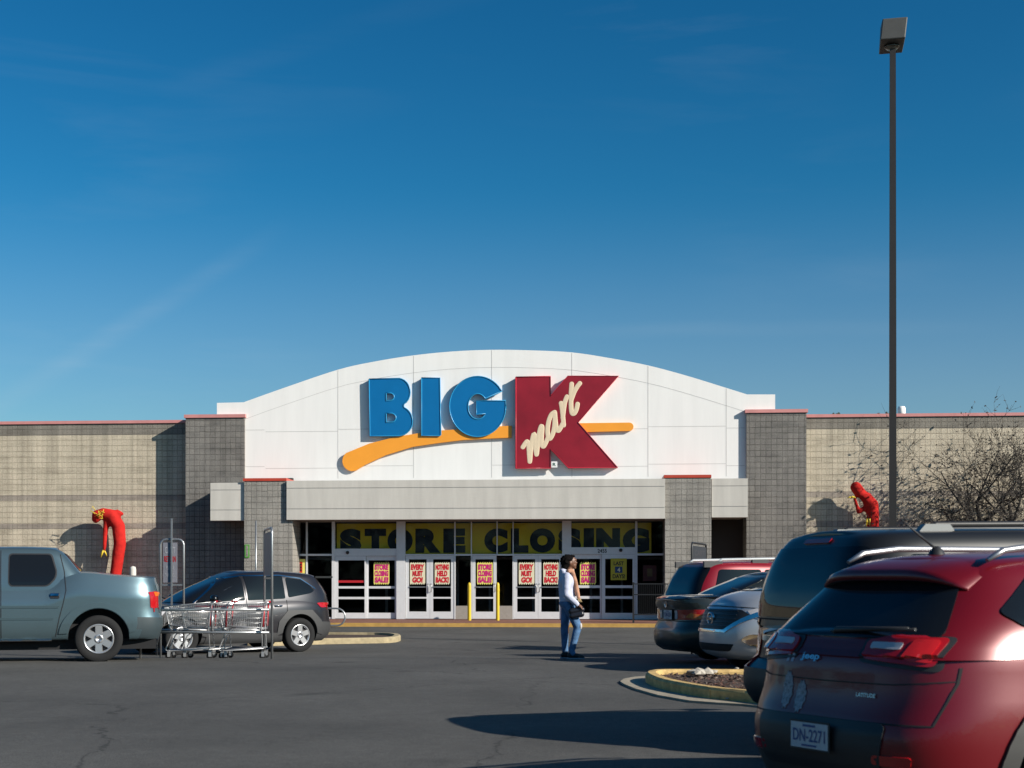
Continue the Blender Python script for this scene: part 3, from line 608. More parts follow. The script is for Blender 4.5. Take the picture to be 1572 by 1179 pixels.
# ------------------------------------------------------------------ things by the wall
for i, (px, lab) in enumerate(((720.5,'yellow steel bollard left of the single entrance door'),(764,'yellow steel bollard right of the single entrance door'))):
    x, y = cam_xy(px, 49.3); t = thing('bollard', lab, 'bollard', (x, y, ZS), 0, 'yellow bollards at the entrance')
    mb = MB(); mb.lathe([(.062,0),(.062,1.2),(.055,1.26),(.03,1.3),(0,1.31)], 18, axis='z'); mb.build('post', M_yellow, t)
    mb = MB(); mb.lathe([(.0645,1.0),(.067,1.02),(.067,1.06),(.0645,1.08)], 18, axis='z'); mb.build('collar', M_yellow, t)
x, y = cam_xy(204, 49.0); t = thing('concrete_bollard', 'pale concrete post at the foot of the tan wall beside the bent air dancer', 'bollard', (x, y, ZS))
mb = MB(); mb.lathe([(.11,0),(.11,1.75),(.09,1.84),(0,1.87)], 16, axis='z'); mb.build('post', M_fascia, t)
x, y = cam_xy(393, 47.3); t = thing('flag_pole', 'thin pale steel pole standing before the left entrance pillar', 'pole', (x, y, ZS))
mb = MB(); mb.tube([(0,0,0),(0,0,3.35)], .03, 8); mb.build('pole_shaft', M_steel, t); mb = MB(); mb.lathe([(.09,0),(.09,.02),(.03,.03)], 12, axis='z'); mb.build('base_plate', M_steel, t)
t = thing('wall_sign', 'small green outlined sign fixed to the left entrance pillar', 'sign', (PX(379, YPI), YPI-.03, PZ(379, 857, YPI)))
mb = MB(); a, b_, c, d = PX(376,YPI), PX(383,YPI), PZ(379,856,YPI), PZ(379,836,YPI)
mb.box(a, YPI-.03, c, b_, YPI-.01, d); mb.box(a+.04, YPI-.034, c+.04, b_-.04, YPI-.031, d-.04, 1); bpart('sign_plate', mb, [mat('sign_green', (.12,.42,.06), .5), M_grey2], t)
# bike rack: a bent pipe loop
x, y = cam_xy(500, 45.0); t = thing('bike_rack', 'bent grey pipe bike rack just behind the tail of the dark grey crossover', 'bike rack', (x, y, gz(x, y)))
mb = MB(); mb.tube([(-.6,0,0),(-.6,0,.62),(.25,0,.62)] + [(.35+.27*math.sin(R(q)), 0, .35+.27*math.cos(R(q))) for q in range(0, 181, 20)] + [(.2,0,.08),(-.1,0,.08)], .028, 8); mb.build('rack_pipe', M_steel, t)
# fence by the right pillar
x, y = cam_xy(1008, 46.6); t = thing('metal_fence', 'low black metal railing beside the right end of the entrance', 'fence', (x, y, ZS))
mb = MB()
for zz in (.25, .9, 1.25): mb.box(-.75, -.02, zz, .75, .02, zz+.035)
for i in range(24): mb.box(-.74+i*.064, -.008, .26, -.728+i*.064, .008, 1.26)
mb.build('railing', M_blackm, t); mb = MB(); mb.box(-.78, -.03, 0, -.72, .03, 1.32); mb.build('fence_post', M_blackm, t); mb = MB(); mb.box(.72, -.03, 0, .78, .03, 1.32); mb.build('fence_post', M_blackm, t)

# ------------------------------------------------------------------ air dancers
M_dred = mat('dancer_red', (.60,.025,.02), .9, spec=.15, noise=.3, nscale=4, bump=1, bscale=5)
M_dyel = mat('dancer_yellow', (.85,.62,.05), .6)
def rel(px, py, D, base): x, y = cam_xy(px, D); return Vector((x, y, CZ-(py-CY)/FPX*D)) - base
def fringe(mb, c, n, ln, spread, up=0):
    for i in range(n):
        a = random.uniform(0, 6.28); e = c + Vector((math.cos(a)*spread, math.sin(a)*spread*.5, -ln*random.uniform(.6,1.1)+up)); mb.tube([c, (c+e)/2+Vector((0,0,.03)), e], [.035,.03,.008], 5)
D1 = 51.9; bx, by = cam_xy(176, D1); base = Vector((bx, by, ZS)); t = thing('air_dancer', 'red air dancer bent double with one arm hanging, left of the entrance', 'air dancer', base, 0, 'red inflatable air dancers')
q = lambda px, py, d=0: rel(px, py, D1+d, base)
blob('fabric_body', [((0,0,0),.21,q(177,885),.21),(q(177,885),.21,q(184,835),.23),(q(184,835),.23,q(182,808),.24),(q(182,808),.24,q(172,792),.24),(q(172,792),.24,q(158,788),.2),(q(158,788),.16,q(150,791),.2),(q(150,791),.21,q(147,797),.15),(q(180,785),.08,q(188,789),.07),
     (q(164,798),.13,q(162,815),.1),(q(162,815),.1,q(160,843),.075)], M_dred, t, voxel=.05, smooth=4)
mb = MB(); fringe(mb, q(159,845), 9, .25, .12); mb.build('fringe_hand', M_dyel, t)
mb = MB()
for i in range(10):
    a = q(random.uniform(144,160), random.uniform(782,797), -.22); mb.tube([a, a+Vector((random.uniform(-.15,.15),-.1,random.uniform(-.05,.2))), a+Vector((random.uniform(-.2,.2),-.12,random.uniform(-.2,.15)))], [.018,.015,.006], 5)
mb.build('fringe_hair', M_dyel, t)
D2 = 49.8; bx, by = cam_xy(1340, D2); base = Vector((bx, by, ZS)); t = thing('air_dancer', 'red air dancer folded forward with raised elbow, beside the bare tree', 'air dancer', base, 0, 'red inflatable air dancers')
q = lambda px, py, d=0: rel(px, py, D2+d, base)
blob('fabric_body', [((0,0,0),.21,q(1340,820),.21),(q(1340,820),.21,q(1340,793),.22),(q(1340,793),.22,q(1338,775),.24),(q(1338,775),.24,q(1330,764),.2),(q(1330,764),.18,q(1320,756),.17),(q(1319,755),.2,q(1314,748),.2),
     (q(1312,765),.06,q(1318,786),.08),(q(1318,786),.08,q(1330,779),.1)], M_dred, t, voxel=.045, smooth=4)
mb = MB(); fringe(mb, q(1307,764,-.1), 8, .12, .15, .1); mb.build('fringe_hand', M_dyel, t)
mb = MB(); [fringe(mb, q(1331+i*2, 796, -.24), 2, .3, .04) for i in range(3)]; mb.build('fringe_belt', M_dyel, t)

# ------------------------------------------------------------------ beyond the roof
x, y = cam_xy(1384, 62); t = thing('roof_vent', 'small white vent cap on the roof beside the light pole', 'vent', (x, y, zwall-.6))
zt = CZ+(888-624)/FPX*62-(zwall-.6); mb = MB(); mb.lathe([(.1,0),(.1,zt-.5),(.17,zt-.48),(.17,zt-.08),(.13,zt),(0,zt+.01)], 16, axis='z'); mb.build('vent_pipe', M_white, t)
M_leafd = mat('far_foliage', (.045,.06,.03), .9, noise=.3); M_bark = mat('bark', (.07,.055,.045), .9, noise=.25, nscale=20)
def leaf_cloud(mb, cs, n, size, mi=0):
    for _ in range(n):
        c, r = random.choice(cs); d = Vector((random.gauss(0,1), random.gauss(0,1), random.gauss(0,1))).normalized()*random.random()**.4
        p = Vector(c)+Vector((d.x*r[0], d.y*r[1], d.z*r[2])); a = Vector((random.uniform(-1,1),random.uniform(-1,1),random.uniform(-1,1))).normalized(); b_ = a.orthogonal().normalized(); s = size*random.uniform(.5,1.3)
        k = len(mb.v); mb.v += [tuple(p-a*s), tuple(p+b_*s*.5), tuple(p+a*s), tuple(p-b_*s*.5)]; mb.f.append([k,k+1,k+2,k+3]); mb.m.append(mi); mb.sm.append(False)
for (px, py, wpx, lab) in ((1285,632,14,'dark treetop just showing above the roof left of the light pole'),(1361,631,9,'dark treetop just showing above the roof touching the light pole'),(1313,635,4,'tiny dark treetop between the two larger ones above the roof')):
    D = 130; x, y = cam_xy(px, D); zt = CZ+(888-py)/FPX*D; t = thing('distant_tree', lab, 'tree', (x, y, -.15), 0, 'trees behind the store'); w = wpx/FPX*D
    mb = MB(); mb.tube([(0,0,0),(.1,0,zt*.6),(0,0,zt-.3)], [.3,.2,.05], 8); mb.build('trunk', M_bark, t)
    mb = MB(); leaf_cloud(mb, [((0,0,zt-1.4),(w*1.1,w,1.5)),((w*.5,0,zt-1.2),(w*.7,w,1)),((0,0,zt-4),(3,3,2.5))], 1500, .16); mb.build('crown', M_leafd, t)
# ------------------------------------------------------------------ vehicles
def ring_pts(xf, xr, w, nf, nr, K):
    """half plan outline (y >= 0) from the rear centre to the front centre"""
    xm = xr+(xf-xr)*.45; af, ar = xf-xm, xm-xr; raw = []
    for i in range(361):
        a = math.pi*(1-i/360); c = math.cos(a); s = abs(math.sin(a)); n = nf if c >= 0 else nr; A = af if c >= 0 else ar
        raw.append((xm + A*math.copysign(abs(c)**(2/n), c), w*s**(2/n)))
    d = [0]
    for i in range(360): d.append(d[-1]+math.hypot(raw[i+1][0]-raw[i][0], raw[i+1][1]-raw[i][1]))
    out = []; j = 0
    for k in range(K+1):
        t = d[-1]*k/K
        while j < 359 and d[j+1] < t: j += 1
        u = (t-d[j])/max(1e-9, d[j+1]-d[j]); out.append((raw[j][0]*(1-u)+raw[j+1][0]*u, raw[j][1]*(1-u)+raw[j+1][1]*u))
    out[0] = (out[0][0], 0); out[-1] = (out[-1][0], 0); return out
def loft(levels, K, nf, nr, bottom=True, crown=.03, M=8):
    """levels: (xf, xr, w, zfun)"""
    bm = bmesh.new(); rings = []
    for (xf, xr, w, zf) in levels:
        pts = ring_pts(xf, xr, w, nf, nr, K)
        L_ = [bm.verts.new((x, y, zf(x))) for x, y in pts]; R_ = [L_[0]] + [bm.verts.new((x, -y, zf(x))) for x, y in pts[1:-1]] + [L_[-1]]
        rings.append((L_, R_))
    for a, b in zip(rings, rings[1:]):
        for s in (0, 1):
            for k in range(K):
                bm.faces.new((a[s][k], a[s][k+1], b[s][k+1], b[s][k]) if s else (a[s][k+1], a[s][k], b[s][k], b[s][k+1]))
    def lid(r, zf, cr, m):
        L_, R_ = r; rows = []
        for k in range(K+1):
            if k in (0, K): rows.append([L_[k]]*(m+1)); continue
            y = L_[k].co.y; x = L_[k].co.x; row = [L_[k]]
            for j in range(1, m):
                u = 1-2*j/m; row.append(bm.verts.new((x, y*u, zf(x)+cr*(1-u*u)*min(1, y/.5))))
            rows.append(row+[R_[k]])
        for k in range(K):
            for j in range(m):
                vs = []
                for v in (rows[k][j], rows[k][j+1], rows[k+1][j+1], rows[k+1][j]):
                    if v not in vs: vs.append(v)
                if len(vs) > 2:
                    try: bm.faces.new(vs)
                    except ValueError: pass
    lid(rings[-1], levels[-1][3], crown, M)
    if bottom: lid(rings[0], levels[0][3], 0, 2)
    bmesh.ops.recalc_face_normals(bm, faces=bm.faces)
    return bm
def wheel_mb(rt, rr, w, spokes=5, style='spoke', cap=True):
    T = MB(); h = w/2
    T.lathe([(rr, -h*.8),(rr+.012, -h*.97),(rt*.93, -h),(rt*.985, -h*.82),(rt, -h*.6),(rt, h*.6),(rt*.985, h*.82),(rt*.93, h),(rr, h*.9)], 40)
    Q = MB(); f = -h*.88                       # outer face looks to -y
    Q.lathe([(rr+.004, f+.02),(rr+.004, f-.004),(rr-.012, f-.008),(rr-.028, f+.012),(rr-.03, h*.7)], 40)
    Q.lathe([(rr-.028, f+.07),(.02, f+.07)], 40, mi=1)
    for i in range(spokes):
        a = 2*math.pi*i/spokes+math.pi/2; c, s = math.cos(a), math.sin(a)
        def pt(r, t, y): return (r*c-t*s, y, r*s+t*c)
        w0, w1 = (.036, .040) if style == 'spoke' else (.050, .052)
        if style == 'blade': w0, w1 = .030, .062
        k = len(Q.v); y0 = f+.008; y1 = f+.05
        Q.v += [pt(.05, -w0, y0), pt(.05, w0, y0), pt(rr-.02, w1, y0-.006), pt(rr-.02, -w1, y0-.006), pt(.05, -w0*1.3, y1), pt(.05, w0*1.3, y1), pt(rr-.02, w1*1.1, y1), pt(rr-.02, -w1*1.1, y1)]
        for q in ((0,1,2,3),(0,4,5,1),(1,5,6,2),(2,6,7,3),(3,7,4,0)): Q.f.append([k+j for j in q]); Q.m.append(0); Q.sm.append(False)
    Q.lathe([(.075, f+.05),(.075, f+.006),(.06, f),(.03, f),(.028, f+.006),(0, f+.006)], 24)
    for i in range(5):
        a = 2*math.pi*i/5; Q.lathe([(.010, f+.0),(.010, f-.006),(0, f-.006)], 8, mi=1, c=(.05*math.cos(a), 0, .05*math.sin(a)))
    return T, Q
class Car:
    def __init__(s, name, label, cat, S, paint, group=None):
        s.S = S; s.paint = paint; s.root = thing(name, label, cat, group=group)
        bms = []
        zb, zt = S['zb'], pchip(S['zt']); F, Rr, Wd = pchip(S['f']), pchip(S['r']), pchip(S['w'])
        lv = []
        for t in S.get('ts', (0,.03,.08,.16,.26,.36,.46,.56,.64,.72,.80,.86,.91,.95,.98,1)):
            lv.append((F(t), Rr(t), Wd(t), (lambda x, t=t: zb+(zt(x)-zb)*t)))
        lo = loft(lv, 72, S.get('nf', 4.2), S.get('nr', 5), True, S.get('crown', .03))
        gs = []
        for G in S['g']:
            gf, gr, gw, groof = pchip(G['f']), pchip(G['r']), pchip(G['w']), pchip(G['roof']); z0 = G['z0']; rr = G.get('rr', .09); lv = []
            for t in (0,.12,.25,.38,.5,.62,.72,.80,.86,.91,.95,.98,1):
                e = 0
                if t > .84: q = (t-.84)/.16; e = rr*(1-math.sqrt(max(0, 1-q*q)))
                lv.append((gf(t)-e*1.2, gr(t)+e*.8, gw(t)-e, (lambda x, t=t: z0+(groof(x)-z0)*t)))
            gs.append(loft(lv, 64, G.get('nf', 3.6), G.get('nr', 4.5), True, G.get('crown', .035)))
        # ray target from all shells
        allm = bmesh.new()
        for b in [lo]+gs:
            me = bpy.data.meshes.new('t'); b.to_mesh(me); allm.from_mesh(me); bpy.data.meshes.remove(me)
        s.bvh = BVHTree.FromBMesh(allm); allm.free()
        # wheel openings
        me = bpy.data.meshes.new('body'); lo.to_mesh(me); lo.free()
        for m in (paint, M_seam): me.materials.append(m)
        o = bpy.data.objects.new('body', me); COL.objects.link(o)
        cut = bmesh.new(); ra = S['ra']
        for ax in (0, S['wb']):
            for sg in (-1, 1):
                yc = sg*(S['W']-.05); g = bmesh.ops.create_cone(cut, cap_ends=True, segments=40, radius1=ra, radius2=ra, depth=.62)
                bmesh.ops.rotate(cut, verts=g['verts'], matrix=Matrix.Rotation(R(90), 3, 'X')); bmesh.ops.translate(cut, verts=g['verts'], vec=(ax, yc, S['rt']+.01))
        for f in cut.faces: f.material_index = 1
        cm = bpy.data.meshes.new('c'); cut.to_mesh(cm); cut.free(); cm.materials.append(paint); cm.materials.append(M_seam)
        co = bpy.data.objects.new('c', cm); COL.objects.link(co)
        md = o.modifiers.new('b', 'BOOLEAN'); md.operation = 'DIFFERENCE'; md.object = co; md.solver = 'EXACT'
        bpy.context.view_layer.update(); res = bpy.data.meshes.new_from_object(o.evaluated_get(bpy.context.evaluated_depsgraph_get()))
        bpy.data.objects.remove(o); bpy.data.objects.remove(co)
        bm = bmesh.new(); bm.from_mesh(res); bpy.data.meshes.remove(res)
        for b in gs:
            me = bpy.data.meshes.new('t'); b.to_mesh(me); b.free(); bm.from_mesh(me); bpy.data.meshes.remove(me)
        mats = [paint, M_seam]
        if S.get('low'):                        # lower cladding / bumper faces split off as their own part
            fn, lname, lmat = S['low']; lb = bm.copy()
            dl = [f for f in lb.faces if not fn(f.calc_center_median()) or f.material_index == 1]; bmesh.ops.delete(lb, geom=dl, context='FACES')
            dl = [f for f in bm.faces if fn(f.calc_center_median()) and f.material_index != 1]; bmesh.ops.delete(bm, geom=dl, context='FACES')
            bm_link(lname, lb, [lmat, M_seam], s.root, True, 50)
        s.body = bm_link('body', bm, mats, s.root, True, 50)
        # wheels
        T, Q = wheel_mb(S['rt'], S['rr'], .225, S.get('spokes', 5), S.get('style', 'spoke')); tm = T.mesh('wheel', M_tyre); qm = Q.mesh('rim', [S.get('rimmat', M_rim), M_rimb])
        for ax in (0, S['wb']):
            for sg in (-1, 1):
                w = link('wheel', tm, s.root, (ax, sg*(S['W']-.125), S['rt'])); 
                if sg > 0: w.rotation_euler = (0, 0, math.pi)
                link('rim', qm, w)
    def cast(s, p, axis):
        if axis == 'left': o, d = Vector((p[0], 5, p[1])), Vector((0,-1,0))
        elif axis == 'right': o, d = Vector((p[0], -5, p[1])), Vector((0,1,0))
        elif axis == 'rear': o, d = Vector((-9, p[0], p[1])), Vector((1,0,0))
        elif axis == 'front': o, d = Vector((12, p[0], p[1])), Vector((-1,0,0))
        else: o, d = Vector((p[0], p[1], 6)), Vector((0,0,-1))
        h = s.bvh.ray_cast(o, d)
        if h[0] is None:
            q = o + d*(5-s.S['W'] if axis in ('left','right') else 5); h = s.bvh.find_nearest(q)
        n = h[1]
        if n.dot(d) > 0: n = -n
        return h[0], n
    def patch(s, name, poly, axis, mats, off=.010, thick=.016, res=.04, parent=None, holes=None):
        bm = bmesh.new(); vs = [bm.verts.new((a, b, 0)) for a, b in poly]
        for t in geometry.tessellate_polygon([[Vector((a, b, 0)) for a, b in poly]]):
            try: bm.faces.new([vs[i] for i in t])
            except ValueError: pass
        for ax in (0, 1):
            lo_, hi = min(p[ax] for p in poly), max(p[ax] for p in poly); n = int((hi-lo_)/res)
            for i in range(1, n+1):
                c = lo_+(hi-lo_)*i/(n+1); no = Vector((1,0,0)) if ax == 0 else Vector((0,1,0))
                bmesh.ops.bisect_plane(bm, geom=bm.verts[:]+bm.edges[:]+bm.faces[:], plane_co=no*c, plane_no=no)
        base = {}
        for v in bm.verts:
            h, n = s.cast((v.co.x, v.co.y), axis); v.co = h+n*off; base[v] = n
        edges = [e for e in bm.edges if len(e.link_faces) == 1]
        low = {}
        for e in edges:
            for v in e.verts:
                if v not in low: low[v] = bm.verts.new(v.co-base[v]*thick)
        for e in edges:
            a, b = e.verts
            try: bm.faces.new((a, b, low[b], low[a]))
            except ValueError: pass
        bmesh.ops.recalc_face_normals(bm, faces=bm.faces)
        if bm.faces:                              # make the sheet face outwards
            f = max(bm.faces, key=lambda f: f.calc_area()); v = next((x for x in f.verts if x in base), None)
            if v and f.normal.dot(base[v]) < 0: bmesh.ops.reverse_faces(bm, faces=bm.faces)
        return bm_link(name, bm, mats, parent or s.root, True, 30)
    def sides(s, name, poly, mats, **k): return [s.patch(name, poly, a, mats, **k) for a in ('left', 'right')]
    def line(s, pts, axis, w=.012, name='panel_gap', mats=None, off=.005, parent=None, merge=None):
        """a thin strip along a polyline"""
        L_, R_ = [], []
        for i, p in enumerate(pts):
            a = Vector(pts[max(0, i-1)]); b = Vector(pts[min(len(pts)-1, i+1)]); d = (b-a).normalized(); q = Vector((-d.y, d.x))*w/2; p = Vector(p)
            L_.append(tuple(p+q)); R_.append(tuple(p-q))
        return s.patch(name, L_+R_[::-1], axis, mats or M_seam, off=off, thick=.008, res=.05, parent=parent)
    def plate(s, x, z, axis='rear', txt='', yc=0, tilt=0, off=.02):
        h, n = s.cast((yc, z), axis); sg = -1 if axis == 'rear' else 1
        mb = MB(); mb.box(-.16, -.006, -.08, .16, 0, .08); mb.box(-.15, -.008, -.07, .15, -.0055, .07, 1)
        o = mb.build('licence_plate', [M_trim, M_plate], s.root)
        mt = MB(); text_into(mt, txt, -.13, -.035, .13, .035, -.0105, bold=.015); mt.box(-.05, -.0105, .047, .05, -.0085, .06); mt.box(-.06, -.0105, -.06, .06, -.0085, -.05)
        t = mt.build('plate_lettering', M_platetx, o)
        o.location = (h.x+sg*off, yc, z); o.rotation_euler = (tilt, 0, R(-90) if axis == 'rear' else R(90)); return o
    def handle(s, x, z, mats, axis):
        h, n = s.cast((x, z), axis); mb = MB(); sg = 1 if axis == 'left' else -1; y = h.y+sg*.03
        mb.tube([(x-.09, h.y, z),(x-.075, y, z),(x+.075, y, z),(x+.09, h.y, z)], .014, 8); return mb.build('door_handle', mats, s.root)
    def mirror(s, x, z, y, mats):
        for sg in (-1, 1):
            g = [((x, sg*(y+.13), z+.02), (.07,.11,.085)), ((x, sg*(y-.02), z-.03), .025, (x, sg*(y+.1), z), .03)]
            o = blob('side_mirror', g, mats, s.root, voxel=.02, smooth=2)
            mb = MB(); mb.lathe([(.07, -.066),(0, -.068)], 20, axis='x', c=(x, sg*(y+.135), z+.02)); mb.build('mirror_glass', M_chrome, o)
    def place(s, x, y, heading):                 # heading: world angle of +x (forward)
        s.root.location = (x, y, gz(x, y)); s.root.rotation_euler = (0, 0, heading)
def place_rear(c, px, D, ang, ro):
    """put the middle of the tail on the bearing px at distance D; ang measured from camera forward towards the right"""
    a = YAW + R(90-ang); x, y = cam_xy(px, D); h = Vector((math.cos(a), math.sin(a), 0))
    c.place(x+h.x*ro, y+h.y*ro, a)

def paint(name, col, metal=.35, rough=.32): return mat(name, col, rough, metal, coat=.4, noise=.03, nscale=3)
P_teal = paint('paint_steel_blue', (.155,.235,.27), .65, .3)
P_grey = paint('paint_dark_grey', (.030,.028,.034), .4)
P_black = paint('paint_black', (.008,.009,.011), .2)
P_red = paint('paint_bright_red', (.30,.008,.018), .2)
P_green = paint('paint_dark_green', (.045,.055,.052), .4)
P_silver = paint('paint_silver', (.62,.64,.68), .45)
P_wine = mat('paint_deep_red', (.19,.005,.011), .3, .15, coat=.28)
P_char = mat('paint_charcoal', (.018,.018,.018), .35, .2, coat=.2)
M_clad = mat('grey_cladding', (.05,.05,.052), .6)
M_wclad = mat('worn_cladding', (.05,.048,.046), .6)
TE = lambda z, zb, zt: (z-zb)/(zt-zb)

def seams(c, lists, axis=('left','right')):
    for a in axis:
        for pts in lists: c.line(pts, a)

# ---- steel blue pickup, seen from its left side
S = dict(W=.97, wb=3.10, rt=.375, rr=.235, ra=.475, zb=.36, spokes=6, style='wide', nf=4.5, nr=7,
    zt=[(-1.02,1.25),(-.95,1.325),(-.3,1.375),(.25,1.425),(.5,1.36),(.8,1.20),(2.6,1.18),(3.1,1.15),(3.8,1.06),(4.1,.93)],
    f=[(0,3.95),(.3,4.06),(.6,4.05),(.85,3.98),(1,3.85)], r=[(0,-.95),(.30,-1.02),(.36,-1.01),(.40,-.98),(.8,-.95),(1,-.90)],
    w=[(0,.88),(.06,.925),(.3,.965),(.6,.968),(.735,.966),(.76,.950),(.88,.915),(1,.87)],
    g=[dict(z0=1.1, f=[(0,3.05),(1,2.15)], r=[(0,-.02),(.45,.27),(.8,.47),(1,.60)], w=[(0,.895),(.2,.885),(1,.70)], roof=[(.4,1.80),(1.2,1.825),(2.3,1.80)], rr=.07, nf=4, nr=9)],
    low=(lambda p: p.x < -.62 and p.z < .72, 'rear_bumper', mat('bumper_blue_grey', (.045,.065,.075), .5)))
c = Car('pickup_truck', 'steel blue crew cab pickup cut off by the left edge, tail towards the shopping carts', 'pickup truck', S, P_teal)
X = lambda px: (151-px)/96.; Z = lambda py: (1018-py)/96.
win = roundpoly([(X(20.5),Z(853.5)),(X(80),Z(853.5)),(X(88),Z(880)),(X(86),Z(889)),(X(76),Z(900)),(X(24),Z(900)),(X(20.5),Z(896))], .05)
c.sides('side_window', win, M_cglass)
for o in c.sides('window_seal', roundpoly([(X(18.5),Z(851.5)),(X(82),Z(851.5)),(X(90),Z(880)),(X(88),Z(890)),(X(77),Z(902)),(X(22),Z(902)),(X(18.5),Z(897))], .06), M_trim, off=.004): pass
c.sides('side_window', roundpoly([(1.56,1.72),(2.1,1.72),(2.75,1.27),(2.72,1.22),(1.56,1.22)], .04), M_cglass)
c.patch('windshield', roundpoly([(-.70,1.22),(.70,1.22),(.58,1.72),(-.58,1.72)], .06), 'front', M_cglass)
c.patch('rear_window', roundpoly([(-.55,1.46),(.55,1.46),(.48,1.74),(-.48,1.74)], .05), 'rear', M_cglass)
seams(c, [[(1.50,1.78),(1.49,1.3),(1.48,.9),(1.48,.40)], [(.60,1.72),(.53,1.45),(.50,1.15),(.54,.95),(.60,.72),(.66,.42)], [(2.72,1.16),(2.60,.8),(2.55,.42)]])
for z in (.885, .70): c.sides('side_moulding', [(.62 if z > .8 else .70, z-.018),(.60 if z > .8 else .68, z+.018),(2.5,z+.018),(2.5,z-.018)], mat('moulding_dark', (.05,.085,.10), .4), off=.008)
for a in ('left','right'):
    for x in (.67, 1.75): c.patch('door_handle', roundpoly([(x-.07,1.02),(x+.07,1.02),(x+.07,1.105),(x-.07,1.105)], .02), a, M_trim, off=.01); c.patch('handle_grip', roundpoly([(x-.065,1.055),(x+.065,1.055),(x+.065,1.095),(x-.065,1.095)], .01), a, M_chrome, off=.025, thick=.02)
    tl = c.patch('taillight', [(-.845,1.125),(-.945,1.125),(-.985,1.0),(-.985,.835),(-.935,.835),(-.90,.93)], a, M_redlamp, off=.01); c.patch('indicator_lens', [(-.85,1.115),(-.935,1.115),(-.955,1.05),(-.875,1.05)], a, M_amber, off=.016, parent=tl)
    c.patch('fender_flare', [(math.cos(R(q))*.60+.02, .385+math.sin(R(q))*.575) for q in range(8, 172, 8)] + [(math.cos(R(q))*.485, .385+math.sin(R(q))*.485) for q in range(170, 8, -8)], a, P_teal, off=.022, thick=.03, )
    c.patch('step_bar', [(.72,.30),(.72,.345),(2.5,.345),(2.5,.30)], a, M_chrome, off=.04, thick=.06)
for sg in (-1,1): c.patch('taillight', roundpoly([(sg*.74,.86),(sg*.85,.86),(sg*.85,1.12),(sg*.76,1.12)], .02), 'rear', M_redlamp)
c.patch('tailgate', roundpoly([(-.70,.78),(.70,.78),(.70,1.24),(-.70,1.24)], .04), 'rear', P_teal, off=.012)
c.patch('headlight', roundpoly([(.55,.85),(.9,.85),(.88,1.0),(.55,.98)], .03), 'front', M_clearlamp); c.patch('headlight', roundpoly([(-.55,.85),(-.9,.85),(-.88,1.0),(-.55,.98)], .03), 'front', M_clearlamp)
c.patch('grille', roundpoly([(-.5,.7),(.5,.7),(.5,.98),(-.5,.98)], .04), 'front', M_trim)
c.plate(0, .62, txt='HT 4127'); c.mirror(2.45, 1.22, .90, P_teal)
mb = MB(); mb.box(-.9, -.7, .2, 3.9, .7, .37); mb.build('underbody', M_dark, c.root)
D = 23.75; x, y = cam_xy(153, D); c.place(x, y, math.pi+YAW+R(14)); PICK = c

# ---- dark grey crossover behind the carts
S = dict(W=.925, wb=2.69, rt=.36, rr=.225, ra=.43, zb=.22, spokes=5, style='wide', nf=3.6, nr=4.6,
    zt=[(-.95,1.08),(-.5,1.12),(.2,1.10),(1.2,1.05),(2.3,1.01),(2.6,1.01),(3.1,.97),(3.45,.86),(3.62,.74)],
    f=[(0,3.45),(.25,3.60),(.6,3.62),(.85,3.55),(1,3.42)], r=[(0,-.80),(.18,-.95),(.38,-.99),(.55,-.95),(.75,-.93),(.9,-.88),(1,-.84)],
    w=[(0,.82),(.08,.88),(.3,.915),(.55,.925),(.72,.915),(.85,.90),(1,.85)],
    g=[dict(z0=.98, f=[(0,2.72),(.5,2.12),(1,1.32)], r=[(0,-.93),(.3,-.90),(.6,-.82),(.85,-.70),(1,-.66)], w=[(0,.87),(.3,.83),(1,.66)], roof=[(-.7,1.60),(-.3,1.65),(.5,1.69),(1.1,1.685),(1.6,1.64)], rr=.08)],
    low=(lambda p: p.z < .34 or (p.x < -.42 and p.z < .62) or (p.x > 3.1 and p.z < .5), 'bumper_cladding', M_clad))
c = Car('crossover_car', 'dark grey crossover with red tail lamp parked behind the shopping carts', 'car', S, P_grey)
c.sides('side_window', roundpoly([(1.27,1.58),(1.62,1.52),(2.25,1.10),(2.23,1.07),(1.27,1.10)], .03), M_cglass)
c.sides('side_window', roundpoly([(.33,1.60),(1.20,1.60),(1.20,1.10),(.33,1.13)], .03), M_cglass)
c.sides('side_window', roundpoly([(.26,1.57),(.25,1.15),(-.32,1.24),(-.42,1.30),(-.15,1.52)], .05), M_cglass)
c.patch('windshield', roundpoly([(-.68,1.06),(.68,1.06),(.56,1.58),(-.56,1.58)], .06), 'front', M_cglass)
c.patch('rear_window', roundpoly([(-.62,1.14),(.62,1.14),(.52,1.50),(-.52,1.50)], .06), 'rear', M_cglass)
seams(c, [[(2.35,1.05),(2.3,.7),(2.25,.35)],[(1.24,1.62),(1.24,1.1),(1.22,.7),(1.2,.35)],[(.30,1.1),(.32,.85),(.40,.72),(.45,.6)]])
